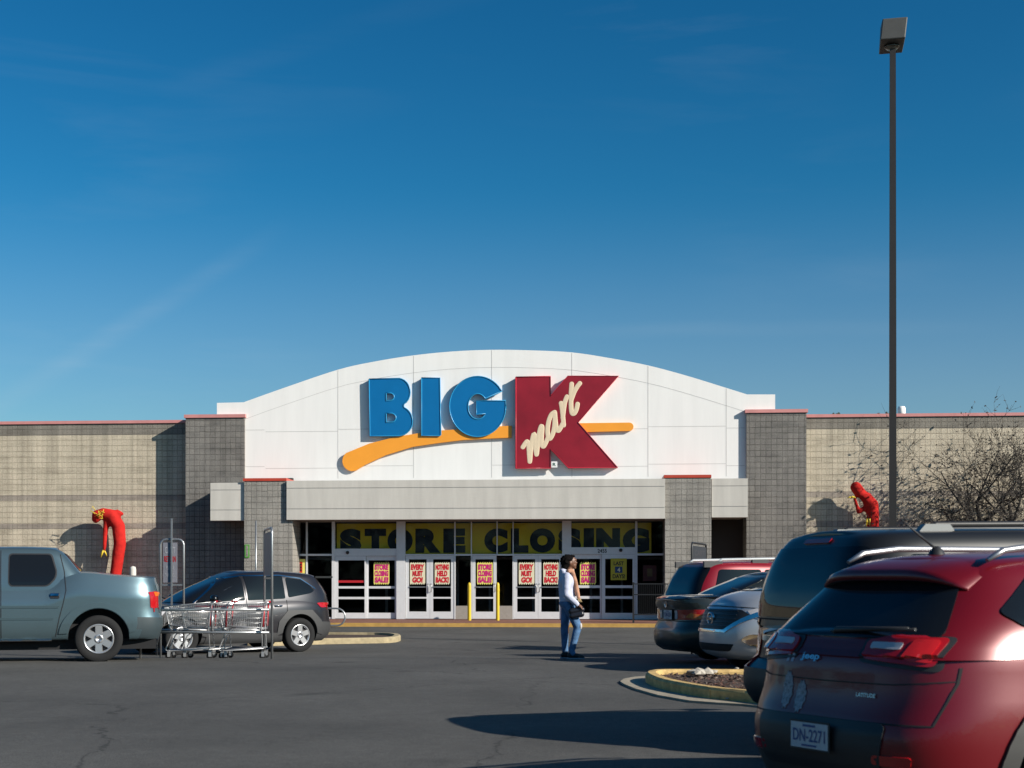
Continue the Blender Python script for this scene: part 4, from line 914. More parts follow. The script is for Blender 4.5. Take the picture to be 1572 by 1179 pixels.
for a in ('left','right'):
    c.patch('window_chrome', [(2.35,1.06),(1.64,1.545),(1.25,1.61),(.4,1.625),(-.1,1.56),(-.46,1.33),(-.43,1.33),(-.09,1.54),(.4,1.603),(1.25,1.588),(1.63,1.523),(2.33,1.045)], a, M_chrome, off=.012)
    c.patch('wheel_cladding', [(.57,.36),(.52,.66),(.30,.885),(-.30,.885),(-.54,.66),(-.58,.50),(-.58,.36)] + [(math.cos(R(q))*.435, .37+math.sin(R(q))*.435) for q in range(177, 2, -9)], a, M_clad, off=.018, thick=.03)
    c.patch('wheel_cladding', [(3.26,.36),(3.22,.66),(2.99,.885),(2.39,.885),(2.16,.66),(2.12,.36)] + [(2.69+math.cos(R(q))*.435, .37+math.sin(R(q))*.435) for q in range(177, 2, -9)], a, M_clad, off=.018, thick=.03)
    c.patch('sill_cladding', [(.5,.23),(.55,.42),(2.15,.42),(2.2,.23)], a, M_clad, off=.015, thick=.03)
    c.patch('taillight', roundpoly([(-.70,.99),(-.9,1.05),(-.93,.95),(-.82,.93)], .015), a, M_redlamp, off=.012)
    c.handle(.52, .98, M_chrome, a); c.handle(1.42, .93, M_chrome, a)
for sg in (-1, 1):
    c.patch('taillight', roundpoly([(sg*.60,.95),(sg*.82,.93),(sg*.82,1.04),(sg*.64,1.03)], .03), 'rear', M_redlamp, off=.012)
    c.patch('headlight', roundpoly([(sg*.5,.78),(sg*.86,.8),(sg*.82,.9),(sg*.5,.86)], .03), 'front', M_clearlamp)
c.patch('grille', roundpoly([(-.45,.5),(.45,.5),(.55,.8),(-.55,.8)], .05), 'front', M_trim)
mb = MB(); mb.box(-.98, -.58, 1.56, -.55, .58, 1.60); mb.build('roof_spoiler', P_black, c.root)
c.plate(0, .78, txt='RBK-2295'); c.mirror(2.05, 1.12, .86, P_black)
D = 30.9; x, y = cam_xy(429, D); c.place(x, y, math.pi+YAW+R(37)); CROSS = c

# ---- black sedan deeper in the row
S = dict(W=.90, wb=2.72, rt=.33, rr=.21, ra=.39, zb=.2, nf=3.6, nr=4.4, spokes=7,
    zt=[(-1.05,.98),(-.5,1.0),(.3,.97),(2.0,.93),(2.7,.92),(3.3,.80),(3.6,.66)], f=[(0,3.45),(.3,3.6),(.7,3.6),(1,3.4)], r=[(0,-.9),(.3,-1.08),(.7,-1.08),(1,-1.0)],
    w=[(0,.80),(.1,.86),(.4,.9),(.7,.89),(1,.82)], g=[dict(z0=.9, f=[(0,2.6),(1,1.4)], r=[(0,-.75),(1,.25)], w=[(0,.82),(1,.62)], roof=[(0,1.46),(.8,1.5),(1.6,1.46)], rr=.08)])
c = Car('sedan_car', 'black sedan mostly hidden between the blue pickup and the grey crossover', 'car', S, P_black)
c.sides('side_window', roundpoly([(1.05,1.40),(1.45,1.38),(2.2,1.0),(1.05,1.0)], .03), M_cglass); c.sides('side_window', roundpoly([(.98,1.40),(.3,1.36),(-.2,1.04),(.98,1.0)], .03), M_cglass)
c.patch('windshield', roundpoly([(-.66,.98),(.66,.98),(.54,1.42),(-.54,1.42)], .05), 'front', M_cglass); c.patch('rear_window', roundpoly([(-.6,1.03),(.6,1.03),(.5,1.4),(-.5,1.4)], .05), 'rear', M_cglass)
for sg in (-1,1): c.patch('headlight', roundpoly([(sg*.5,.66),(sg*.84,.68),(sg*.8,.78),(sg*.5,.74)], .02), 'front', M_clearlamp); c.patch('taillight', roundpoly([(sg*.45,.78),(sg*.85,.78),(sg*.82,.92),(sg*.45,.92)], .02), 'rear', M_redlamp)
c.mirror(2.0, 1.0, .82, P_black); x, y = cam_xy(105, 33.6); c.place(x, y, YAW+R(4))
# ---- dark red sport utility, farthest of the right row
ANG = 73
S = dict(W=.93, wb=2.86, rt=.37, rr=.22, ra=.45, zb=.30, nf=4.5, nr=6,
    zt=[(-1.0,1.14),(0,1.14),(2.4,1.10),(3.0,1.08),(3.6,1.0),(3.8,.9)], f=[(0,3.6),(.3,3.75),(.8,3.75),(1,3.6)], r=[(0,-.9),(.2,-1.05),(.45,-1.05),(.5,-.98),(1,-.93)],
    w=[(0,.86),(.1,.9),(.5,.93),(.85,.91),(1,.86)], g=[dict(z0=1.05, f=[(0,2.7),(1,1.95)], r=[(0,-.95),(.5,-.83),(1,-.62)], w=[(0,.86),(1,.68)], roof=[(-.8,1.70),(0,1.75),(2,1.73)], rr=.07, nr=7)])
c = Car('sport_utility_car', 'bright red sport utility with white roof rails, farthest in the right row', 'car', S, P_red, 'cars parked along the right row')
c.patch('rear_window', roundpoly([(-.74,1.10),(.74,1.10),(.64,1.66),(-.64,1.66)], .05), 'rear', M_cglass, off=.01)
c.patch('rear_trim', roundpoly([(-.80,.93),(.80,.93),(.80,1.08),(-.80,1.08)], .03), 'rear', M_trim, off=.01)
c.sides('side_window', roundpoly([(-.55,1.18),(.42,1.15),(.42,1.62),(-.40,1.62)], .05), M_cglass); c.sides('side_window', roundpoly([(.5,1.15),(1.3,1.15),(1.3,1.62),(.5,1.62)], .04), M_cglass); c.sides('side_window', roundpoly([(1.38,1.15),(2.4,1.15),(2.0,1.62),(1.38,1.62)], .04), M_cglass)
c.patch('windshield', roundpoly([(-.7,1.16),(.7,1.16),(.6,1.64),(-.6,1.64)], .05), 'front', M_cglass)
for sg in (-1,1):
    c.patch('taillight', roundpoly([(sg*.72,.82),(sg*.91,.82),(sg*.90,1.12),(sg*.76,1.12)], .02), 'rear', M_redlamp)
    c.patch('headlight', roundpoly([(sg*.5,.8),(sg*.88,.8),(sg*.86,.98),(sg*.5,.98)], .02), 'front', M_clearlamp)
    mb = MB(); mb.tube([(-.45, sg*.60, 1.70),(-.30, sg*.60, 1.80),(1.7, sg*.60, 1.84),(1.95, sg*.60, 1.76)], .025, 8); rl = mb.build('roof_rail', mat('rail_white', (.75,.76,.76), .3, .3), c.root)
    mb = MB(); mb.box(-.66, sg*.60-.03, 1.66, -.30, sg*.60+.03, 1.77); mb.box(.30, sg*.60-.03, 1.72, .62, sg*.60+.03, 1.80); mb.box(1.4, sg*.60-.03, 1.72, 1.7, sg*.60+.03, 1.82); mb.build('rail_foot', M_clad, rl)
seams(c, [[(.46,1.1),(.46,.4)],[(1.34,1.1),(1.34,.4)]])
c.plate(0,.78,txt='PKA-3310'); c.mirror(2.2,1.2,.88,M_trim); place_rear(c, 1032, 26.2, ANG, 1.0)

# ---- dark green sedan tail
S = dict(W=.89, wb=2.67, rt=.33, rr=.20, ra=.39, zb=.20, nf=3.8, nr=4.6, spokes=7,
    zt=[(-1.10,.99),(-.98,1.025),(-.6,1.00),(-.2,.96),(1.9,.93),(2.5,.93),(3.2,.82),(3.6,.66)], f=[(0,3.5),(.3,3.66),(.7,3.64),(1,3.45)],
    r=[(0,-1.02),(.12,-1.14),(.40,-1.16),(.46,-1.13),(.50,-1.08),(.75,-1.08),(.92,-1.12),(1,-1.13)], w=[(0,.80),(.1,.86),(.4,.89),(.7,.875),(.9,.84),(1,.80)],
    g=[dict(z0=.9, f=[(0,2.55),(1,1.55)], r=[(0,-.72),(.5,-.27),(1,.35)], w=[(0,.80),(1,.60)], roof=[(.2,1.36),(.9,1.41),(1.7,1.37)], rr=.08)])
c = Car('sedan_car', 'dark green sedan parked nose in, its trunk and plate showing left of the silver minivan', 'car', S, P_green, 'cars parked along the right row')
c.patch('rear_window', roundpoly([(-.62,1.00),(.62,1.00),(.52,1.33),(-.52,1.33)], .06), 'rear', M_cglass)
c.sides('side_window', roundpoly([(.98,1.31),(.45,1.29),(-.18,1.02),(.98,.99)], .03), M_cglass); c.sides('side_window', roundpoly([(1.05,1.31),(1.5,1.30),(2.15,1.0),(1.05,.99)], .03), M_cglass)
c.patch('windshield', roundpoly([(-.62,.98),(.62,.98),(.52,1.32),(-.52,1.32)], .05), 'front', M_cglass)
for sg in (-1,1):
    t_ = c.patch('taillight', roundpoly([(sg*.28,.69),(sg*.82,.69),(sg*.82,.85),(sg*.28,.84)], .03), 'rear', M_redlamp, off=.012); c.patch('reverse_lens', roundpoly([(sg*.24,.70),(sg*.32,.70),(sg*.32,.83),(sg*.24,.83)], .01), 'rear', M_clearlamp, off=.016, parent=t_)
    c.patch('indicator_lens', roundpoly([(sg*.52,.73),(sg*.72,.70),(sg*.74,.76),(sg*.6,.80)], .01), 'rear', M_amber, off=.016, parent=t_)
    c.patch('headlight', roundpoly([(sg*.45,.6),(sg*.8,.62),(sg*.78,.74),(sg*.45,.70)], .02), 'front', M_clearlamp)
c.patch('trunk_gap', [(-.74,.66),(.74,.66),(.76,.67),(-.76,.67)], 'rear', M_seam, off=.004); c.patch('trunk_lip', roundpoly([(-.7,.88),(.7,.88),(.68,.955),(-.68,.955)], .03), 'rear', P_green, off=.014)
h, n_ = c.cast((0,.915), 'rear'); mb = MB(); mb.lathe([(.045,-.004),(.045,.004),(.034,.004),(.034,-.004),(.045,-.004)], 20, axis='x', c=(h.x-.022,0,.918)); mb.lathe([(.022,-.004),(.022,.004),(.014,.004),(.014,-.004),(.022,-.004)], 16, axis='x', c=(h.x-.022,0,.922)); mb.build('badge', M_chrome, c.root)
seams(c, [[(1.0,.95),(1.0,.3)],[(.35,.95),(.1,.75)]]); c.handle(.3,.86,P_green,'left'); c.handle(.3,.86,P_green,'right')
c.plate(0,.76,txt='YXM-8204'); c.mirror(2.0,.99,.84,P_green); place_rear(c, 1021, 22.3, ANG, 1.15)

# ---- silver minivan, nose out
S = dict(W=.985, wb=3.0, rt=.355, rr=.215, ra=.43, zb=.20, nf=3.1, nr=6,
    zt=[(-1.1,1.12),(0,1.10),(2.6,1.08),(3.0,1.12),(3.45,1.07),(3.75,.99),(3.95,.90)], crown=.07,
    f=[(0,3.78),(.12,3.98),(.3,4.03),(.5,4.03),(.75,3.98),(.92,3.92),(1,3.84)], r=[(0,-.95),(.3,-1.1),(1,-1.05)],
    w=[(0,.90),(.1,.95),(.5,.985),(.8,.975),(.93,.94),(1,.88)], g=[dict(z0=1.02, f=[(0,3.30),(.5,2.62),(1,1.9)], r=[(0,-1.05),(1,-.85)], w=[(0,.92),(1,.74)], roof=[(-1,1.72),(.5,1.80),(2,1.76)], rr=.08)])
c = Car('minivan', 'silver minivan backed in with its dark grille and round chrome badge facing the aisle', 'van', S, P_silver, 'cars parked along the right row')
gr = c.patch('grille', roundpoly([(-.54,.885),(.54,.885),(.66,.80),(.36,.60),(-.36,.60),(-.66,.80)], .04), 'front', M_trim, off=.010)
c.patch('grille_frame', [(-.76,.84),(-.40,.575),(.40,.575),(.76,.84),(.68,.855),(.37,.61),(-.37,.61),(-.68,.855)], 'front', M_chrome, off=.02, parent=gr)
for z in (.66,.71,.76,.81,.86): c.patch('grille_bar', [(-.5,z),(.5,z),(.5,z+.010),(-.5,z+.010)], 'front', mat('grille_bar_grey', (.09,.09,.095), .35, .5), off=.018, parent=gr)
h, n_ = c.cast((0,.755), 'front'); mb = MB(); mb.lathe([(.088,0),(.088,.03),(.070,.03),(.066,.012),(0,.012)], 28, axis='x', c=(h.x+.005,0,.755)); mb.box(h.x+.018,-.10,.735,h.x+.04,.10,.775); mb.build('badge', M_chrome, c.root)
for sg in (-1,1):
    hl = c.patch('headlight', [(sg*.60,.87),(sg*.66,.79),(sg*.74,.745),(sg*.86,.80),(sg*.955,.86),(sg*.95,.93),(sg*.80,.925),(sg*.66,.905)], 'front', M_clearlamp, off=.010)
    for yy, zz, rr_ in ((.72,.83,.045),(.82,.865,.04)):
        h, n_ = c.cast((sg*yy,zz), 'front'); mb = MB(); mb.lathe([(rr_,0),(rr_,.01),(rr_*.7,.014),(0,.012)], 18, axis='x', c=(h.x+.008,sg*yy,zz)); mb.build('lamp_reflector', M_chrome, hl)
    c.patch('fog_pod', roundpoly([(sg*.58,.48),(sg*.66,.40),(sg*.90,.36),(sg*.93,.44),(sg*.84,.55),(sg*.66,.56)], .04), 'front', M_chrome, off=.012)
    c.patch('taillight', roundpoly([(sg*.75,.9),(sg*.93,.9),(sg*.9,1.3),(sg*.78,1.3)], .03), 'rear', M_redlamp)
c.patch('lower_intake', roundpoly([(-.52,.42),(.52,.42),(.44,.32),(-.44,.32)], .03), 'front', M_seam, off=.008)
c.patch('bumper_gap', [(-.78,.905),(-.5,.925),(0,.935),(.5,.925),(.78,.905),(.78,.897),(.5,.915),(0,.925),(-.5,.915),(-.78,.897)], 'front', M_seam, off=.004)
c.patch('windshield', roundpoly([(-.76,1.14),(.76,1.14),(.64,1.66),(-.64,1.66)], .06), 'front', M_cglass); c.patch('rear_window', roundpoly([(-.7,1.15),(.7,1.15),(.62,1.6),(-.62,1.6)], .05), 'rear', M_cglass)
h, n_ = c.cast((-.05,1.16), 'front')
mb = MB(); mb.tube([(h.x+.03,.35,1.125),(h.x-.05,-.25,1.19)], .012, 6); mb.tube([(h.x+.03,-.2,1.125),(h.x-.02,-.72,1.17)], .012, 6); mb.build('wiper', M_trim, c.root)
c.sides('side_window', roundpoly([(1.6,1.62),(1.95,1.6),(2.75,1.15),(1.6,1.12)], .03), M_cglass); c.sides('side_window', roundpoly([(.5,1.62),(1.52,1.62),(1.52,1.12),(.5,1.12)], .03), M_cglass); c.sides('side_window', roundpoly([(-.7,1.6),(.42,1.62),(.42,1.12),(-.75,1.15)], .03), M_cglass)
seams(c, [[(1.56,1.08),(1.56,.35)],[(2.55,1.05),(2.5,.35)]]); c.mirror(2.45,1.2,.92,P_silver)
a = YAW+R(90-ANG)+math.pi; x, y = cam_xy(1090, 19.9); c.place(x-math.cos(a)*4.0, y-math.sin(a)*4.0, a)

# ---- charcoal minivan tail
S = dict(W=.975, wb=3.08, rt=.35, rr=.21, ra=.43, zb=.28, nf=3.6, nr=5.6, rimmat=M_rim,
    zt=[(-1.1,1.06),(0,1.05),(2.6,1.02),(3.2,1.0),(3.8,.88)], f=[(0,3.8),(.3,3.95),(.8,3.9),(1,3.7)],
    r=[(0,-.98),(.1,-1.10),(.30,-1.16),(.46,-1.15),(.52,-1.03),(.8,-1.01),(1,-.98)], w=[(0,.88),(.1,.93),(.3,.97),(.8,.965),(1,.92)],
    g=[dict(z0=.98, f=[(0,3.1),(1,2.0)], r=[(0,-.995),(.3,-.97),(.7,-.88),(1,-.76)], w=[(0,.935),(.4,.91),(1,.76)], roof=[(-.9,1.715),(-.2,1.745),(1,1.76),(2.2,1.71)], rr=.07, nr=6.5)],
    low=(lambda p: p.x < -.6 and p.z < .64, 'rear_bumper', M_trim))
c = Car('minivan', 'charcoal minivan seen from behind with tall tail lamps, next to the mulch island', 'van', S, P_char, 'cars parked along the right row')
c.patch('rear_window', roundpoly([(-.80,1.06),(.80,1.06),(.72,1.62),(-.72,1.62)], .09), 'rear', M_cglass, off=.010)
c.patch('brake_light', roundpoly([(-.20,1.655),(.20,1.655),(.20,1.69),(-.20,1.69)], .01), 'rear', M_redlamp, off=.012)
c.patch('chrome_strip', roundpoly([(-.48,.86),(.48,.86),(.48,.905),(-.48,.905)], .02), 'rear', M_chrome, off=.02)
c.line([(-.86,.66),(-.86,.9),(-.84,1.04),(.84,1.04),(.86,.9),(.86,.66)], 'rear')
for sg in (-1,1):
    t_ = c.patch('taillight', roundpoly([(sg*.78,.66),(sg*.93,.64),(sg*.955,.80),(sg*.94,1.04),(sg*.80,1.04)], .04), 'rear', M_redlamp, off=.018); c.patch('reverse_lens', roundpoly([(sg*.80,.68),(sg*.92,.68),(sg*.92,.76),(sg*.80,.76)], .02), 'rear', M_clearlamp, off=.023, parent=t_)
    for a in ('left','right'): pass
    mb = MB(); mb.tube([(-.30, sg*.64, 1.70),(-.12, sg*.64, 1.80),(1.9, sg*.64, 1.83),(2.1, sg*.64, 1.72)], .022, 8); rl = mb.build('roof_rail', M_trim, c.root)
    mb = MB()
    for xx in (-.35, .85, 1.85): mb.prism([(xx, 1.68),(xx+.42, 1.70),(xx+.34, 1.80),(xx+.12, 1.80)], sg*.64-.035, sg*.64+.035)
    mb.build('rail_foot', mat('rail_grey', (.30,.31,.31), .4), rl)
    c.patch('headlight', roundpoly([(sg*.5,.7),(sg*.88,.7),(sg*.86,.88),(sg*.5,.86)], .02), 'front', M_clearlamp)
for a in ('left','right'): c.patch('taillight', roundpoly([(-1.0,.66),(-.84,.66),(-.84,1.02),(-1.0,1.04)], .02), a, M_redlamp, off=.012)
c.patch('windshield', roundpoly([(-.72,1.08),(.72,1.08),(.62,1.6),(-.62,1.6)], .06), 'front', M_cglass)
c.sides('side_window', roundpoly([(-.62,1.12),(.42,1.10),(.42,1.58),(-.48,1.56)], .06), M_cglass); c.sides('side_window', roundpoly([(.5,1.10),(1.55,1.10),(1.55,1.58),(.5,1.58)], .04), M_cglass); c.sides('side_window', roundpoly([(1.63,1.10),(2.7,1.10),(2.05,1.57),(1.63,1.58)], .04), M_cglass)
seams(c, [[(.46,1.05),(.46,.35)],[(1.6,1.05),(1.6,.35)],[(2.6,1.0),(2.6,.35)]]); c.mirror(2.5,1.1,.9,P_char)
c.plate(0,.77,txt='TWC-5581'); place_rear(c, 1198, 11.5, ANG, 1.12)

# ---- deep red compact sport utility, nearest
S = dict(W=.93, wb=2.70, rt=.365, rr=.225, ra=.445, zb=.24, nf=3.6, nr=4.4,
    zt=[(-1.0,1.12),(-.6,1.16),(0,1.13),(1.2,1.07),(2.2,1.04),(2.7,1.05),(3.3,.96),(3.6,.86)], f=[(0,3.42),(.3,3.6),(.8,3.6),(1,3.45)],
    r=[(0,-.86),(.1,-.96),(.30,-1.03),(.38,-1.04),(.50,-1.03),(.60,-.98),(.75,-.96),(.86,-.95),(.95,-.91),(1,-.88)],
    w=[(0,.84),(.1,.89),(.35,.925),(.55,.93),(.75,.905),(.90,.885),(1,.85)],
    g=[dict(z0=1.04, f=[(0,2.75),(1,1.6)], r=[(0,-.95),(.25,-.83),(.6,-.62),(1,-.40)], w=[(0,.87),(.3,.83),(1,.60)], roof=[(-.7,1.525),(-.2,1.57),(.8,1.60),(1.8,1.56)], rr=.09, nr=4.6, crown=.03)],
    low=(lambda p: p.z < .40 or (p.x < -.44 and p.z < .47), 'lower_bumper', M_wclad))
c = Car('sport_utility_car', 'deep red compact sport utility nearest the camera, tail lamps and plate facing the aisle', 'car', S, P_wine, 'cars parked along the right row')
NEAR = c
c.patch('rear_window', roundpoly([(-.66,1.14),(.66,1.14),(.48,1.475),(-.48,1.475)], .08), 'rear', M_cglass, off=.012, thick=.02)
c.line([(-.70,.70),(-.74,.92),(-.74,1.0)], 'rear', w=.008); c.line([(.70,.70),(.74,.92),(.74,1.0)], 'rear', w=.008); c.line([(-.70,.70),(.70,.70)], 'rear', w=.008)
c.line([(-.74,.93),(-.5,.905),(0,.90),(.5,.905),(.74,.93)], 'rear', w=.006)
for sg in (-1,1):
    t_ = c.patch('taillight', roundpoly([(sg*.28,1.03),(sg*.665,1.00),(sg*.68,1.145),(sg*.44,1.15),(sg*.27,1.125)], .03), 'rear', M_redlamp, off=.018, thick=.03, res=.02)
    c.patch('lamp_frame', roundpoly([(sg*.25,1.015),(sg*.69,.975),(sg*.70,1.155),(sg*.44,1.165),(sg*.24,1.14)], .03), 'rear', M_trim, off=.006, parent=t_, res=.02)
    c.patch('reverse_lens', roundpoly([(sg*.31,1.08),(sg*.50,1.075),(sg*.50,1.115),(sg*.31,1.115)], .015), 'rear', M_clearlamp, off=.022, parent=t_)
    c.patch('brake_lens', roundpoly([(sg*.53,1.03),(sg*.65,1.015),(sg*.655,1.13),(sg*.54,1.135)], .02), 'rear', mat('lamp_bright_red', (.75,.02,.02), .08, coat=.8), off=.024, parent=t_, res=.02)
    c.patch('reflector', roundpoly([(sg*.42,.49),(sg*.62,.48),(sg*.63,.54),(sg*.43,.54)], .02), 'rear', M_redlamp, off=.012)
    c.patch('headlight', roundpoly([(sg*.5,.8),(sg*.86,.82),(sg*.84,.92),(sg*.5,.88)], .02), 'front', M_clearlamp)
for a in ('left','right'):
    c.patch('wheel_cladding', [(math.cos(R(q))*.55, .375+math.sin(R(q))*.54) for q in range(2, 178, 9)] + [(math.cos(R(q))*.45, .375+math.sin(R(q))*.45) for q in range(177, 2, -9)], a, M_wclad, off=.018, thick=.03)
    c.patch('wheel_cladding', [(2.7+math.cos(R(q))*.55, .375+math.sin(R(q))*.54) for q in range(2, 178, 9)] + [(2.7+math.cos(R(q))*.45, .375+math.sin(R(q))*.45) for q in range(177, 2, -9)], a, M_wclad, off=.018, thick=.03)
    c.handle(.45,.98,P_wine,a); c.handle(1.4,.95,P_wine,a)
c.patch('lower_bumper_panel', roundpoly([(-.46,.42),(.46,.42),(.50,.70),(-.50,.70)], .05), 'rear', M_trim, off=.012)
sp_ = MB(); n_y = 20
for i in range(n_y+1):
    u = -1+2*i/n_y; y_ = u*.56; k_ = 1-abs(u)**3*.9
    e_ = 1-abs(u)**5
    def rz(x, f=1.0): return c.cast((x, y_*f), 'top')[0].z
    sp_.v += [(-.24, y_, rz(-.24)-.004), (-.36, y_, rz(-.36)+.014*e_), (-.46-.09*e_, y_, rz(-.44)+.018*e_-.006), (-.47-.12*e_, y_, rz(-.45)-.012*e_-.008), (-.46-.11*e_, y_, rz(-.45)-.036*e_-.010), (-.45-.03*e_, y_, rz(-.46)-.045)]
for i in range(n_y):
    for j_ in range(5): q0 = i*6+j_; sp_.f.append([q0, q0+1, q0+7, q0+6]); sp_.m.append(1 if j_ == 4 else 0); sp_.sm.append(True)
for q0 in (0, n_y*6): sp_.f.append([q0+k for k in range(6)]); sp_.m.append(0); sp_.sm.append(False)
sp_.build('roof_spoiler', [P_wine, M_trim], c.root)
h, n_ = c.cast((0,1.17), 'rear'); mb = MB(); mb.tube([(h.x-.03,.02,1.155),(h.x-.045,0,1.18),(h.x+.0,-.50,1.20)], [.022,.018,.008], 8); mb.tube([(h.x-.035,.05,1.17),(h.x+.0,-.55,1.195)], .010, 6); mb.build('rear_wiper', M_trim, c.root)
M_badge = mat('badge_silver', (.7,.7,.72), .2, .8)
h, n_ = c.cast((.42,1.02), 'rear'); 
def badge(name, y, z, w, h_, txt=None, poly=None, mats=None, bold=.03):
    hh, nn = c.cast((y, z), 'rear'); mb = MB(); 
    if txt: text_into(mb, txt, -w/2, -h_/2, w/2, h_/2, 0, bold=bold)
    else: mb.prism(poly, -.002, .002)
    o = mb.build(name, mats or M_badge, c.root); q = nn.to_track_quat('-Y', 'Z') if False else None
    o.location = hh+nn*.012; o.rotation_euler = (math.asin(max(-1, min(1, nn.z)))*-1, 0, math.atan2(nn.y, nn.x)+R(90)); return o
badge('badge', .13, 1.02, .15, .05, 'Jeep'); badge('badge', -.33, .84, .13, .022, 'LATITUDE')
for (yy, zz, ww, hh_) in ((.30,.83,.080,.20),(.18,.80,.080,.17)):
    p = []
    for i in range(24):
        a = 2*math.pi*i/24; r_ = 1+(.12 if i % 2 else -.05); p.append((yy+math.cos(a)*ww/2*r_, zz+math.sin(a)*hh_/2*r_))
    c.patch('sticker', p, 'rear', mat('sticker_pale', (.33,.32,.35), .5, noise=.9, nscale=70), off=.005, thick=.006)
for (yy, k_) in ((.345,.0),(.305,.0)): c.patch('sticker', [(yy-.03,.99),(yy-.01,.99),(yy-.02,1.08),(yy-.04,1.08)], 'rear', mat('sticker_light', (.5,.5,.6), .5), off=.005, thick=.006)
c.patch('windshield', roundpoly([(-.68,1.10),(.68,1.10),(.56,1.55),(-.56,1.55)], .06), 'front', M_cglass)
c.sides('side_window', roundpoly([(-.30,1.20),(-.42,1.28),(-.05,1.52),(.30,1.54),(.30,1.16)], .04), M_cglass); c.sides('side_window', roundpoly([(.38,1.16),(1.2,1.14),(1.2,1.56),(.38,1.55)], .04), M_cglass); c.sides('side_window', roundpoly([(1.28,1.13),(2.35,1.11),(1.65,1.54),(1.28,1.56)], .04), M_cglass)
seams(c, [[(.34,1.12),(.36,.8),(.5,.55)],[(1.24,1.1),(1.22,.36)],[(2.35,1.05),(2.3,.36)]])
for sg in (-1,1):
    mb = MB(); mb.tube([(-.30, sg*.54, 1.56),(-.18, sg*.54, 1.615),(.1, sg*.54, 1.645),(1.2, sg*.54, 1.65),(1.45, sg*.53, 1.59)], [.012,.019,.020,.020,.012], 10); mb.build('roof_rail', mat('rail_satin', (.5,.5,.52), .35, .8), c.root)
mb = MB(); mb.lathe([(.05,0),(.035,.03),(.012,.05)], 14, axis='z', c=(-.12,0,1.60)); mb.tube([(-.12,0,1.63),(-.40,0,1.80)], [.008,.004], 6); mb.build('antenna', M_trim, c.root)
mb = MB(); mb.lathe([(.03,0),(.03,.2),(.026,.2),(.026,0)], 14, axis='x', c=(-1.0,-.5,.27)); mb.build('exhaust_pipe', M_chrome, c.root)
c.plate(0,.60,txt='DN-2271', off=.03); c.mirror(2.1,1.12,.88,P_wine); place_rear(c, 1258, 7.9, 62, 1.0)
# ------------------------------------------------------------------ kerbed islands
def concrete(name, c, amt=.25): return mat(name, c, .85, noise=amt, nscale=7, bump=.3, bscale=30)
M_conc = concrete('worn_concrete', (.42,.36,.27)); M_kyel = mat('worn_yellow_kerb', (.72,.48,.18), .75, noise=.45, nscale=9, bump=.2); M_mulch = mat('mulch', (.075,.042,.03), .95, noise=.6, nscale=18, bump=1, bscale=25)
def prism_xy(mb, poly, z0, z1, mi=0): mb.prism(poly, z0, z1, mi, plane='xy')
def gpt(px, py, dz):                      # a point at height dz over the local ground
    D = 20.0
    for _ in range(30):
        x, y = cam_xy(px, D); D = (CZ-gz(x, y)-dz)*FPX/(py-CY)
    return cam_xy(px, D)
def sloop(pts, n=4):                      # smooth closed loop
    out = []; N_ = len(pts)
    for i in range(N_):
        p0, p1, p2, p3 = [Vector(pts[(i+k-1) % N_]) for k in range(4)]
        for k in range(n):
            t = k/n; out.append(tuple(.5*((2*p1)+(p2-p0)*t+(2*p0-5*p1+4*p2-p3)*t*t+(3*p1-p0-3*p2+p3)*t**3)))
    return out
i0 = gpt(989, 1040, .0)
isl = thing('planting_island', 'mulch filled island with worn yellow kerb beside the charcoal minivan', 'kerb island', (i0[0], i0[1], gz(*i0)))
def ipart(name, mb, mats, root):
    o = mb.build(name, mats); o.parent = root; o.matrix_parent_inverse = Matrix.Translation(-root.location); return o
g0 = gz(*i0)
near = [gpt(px, py, .15) for px, py in ((1143,1060),(1090,1055),(1045,1048),(1015,1042),(998,1036))]; tip = [gpt(991,1031,.15)]; far = [gpt(px, py, .15) for px, py in ((1000,1028),(1025,1026.6),(1100,1026.8),(1163,1027))]
dxy = (Vector(near[0])-Vector(near[1])).normalized(); e1 = Vector(near[0])+dxy*5.2; d2 = (Vector(far[-1])-Vector(far[-2])).normalized(); e2 = Vector(far[-1])+d2*5
outer = [tuple(e1)] + near + tip + far + [tuple(e2)]
outer = outer[:1] + sum([[outer[i]] for i in range(1, len(outer))], [])
def inset(poly, d):
    n = len(poly); out = []; A = sum(poly[i][0]*poly[(i+1)%n][1]-poly[(i+1)%n][0]*poly[i][1] for i in range(n))
    s = 1 if A > 0 else -1
    for i in range(n):
        a, b, c_ = Vector(poly[i-1]), Vector(poly[i]), Vector(poly[(i+1)%n]); t1 = (b-a).normalized(); t2 = (c_-b).normalized()
        nn = Vector((-t1.y, t1.x))+Vector((-t2.y, t2.x)); nn = nn.normalized()/max(.6, math.cos(t1.angle(t2)/2)); out.append(tuple(b+nn*d*s))
    return out
outer = sloop(outer, 3); inner = inset(outer, .15); skirt = [gpt(px, py, .03) for px, py in ((1143,1080),(1100,1077.5),(1059,1074.5),(1010,1066),(975,1056),(958,1049),(952,1045),(958,1041),(975,1038),(990,1037))]
skirt = [tuple(Vector(skirt[0])+dxy*5)] + skirt + [outer[len(outer)//2]] + [tuple(Vector(e1)+Vector(RT.xy)*.05)]
mb = MB(); n = len(outer); k = len(mb.v)
for (poly, z) in ((outer, -.15),(outer, .12),(inset(outer, .03), .15),(inset(outer, .125), .15),(inner, .12),(inner, 0)):
    mb.v += [(x, y, gz(x, y)+z) for x, y in poly]
for r_ in range(5):
    for i in range(n): mb.f.append([k+r_*n+i, k+r_*n+(i+1)%n, k+(r_+1)*n+(i+1)%n, k+(r_+1)*n+i]); mb.m.append(0); mb.sm.append(False)
ipart('kerb', mb, M_kyel, isl)
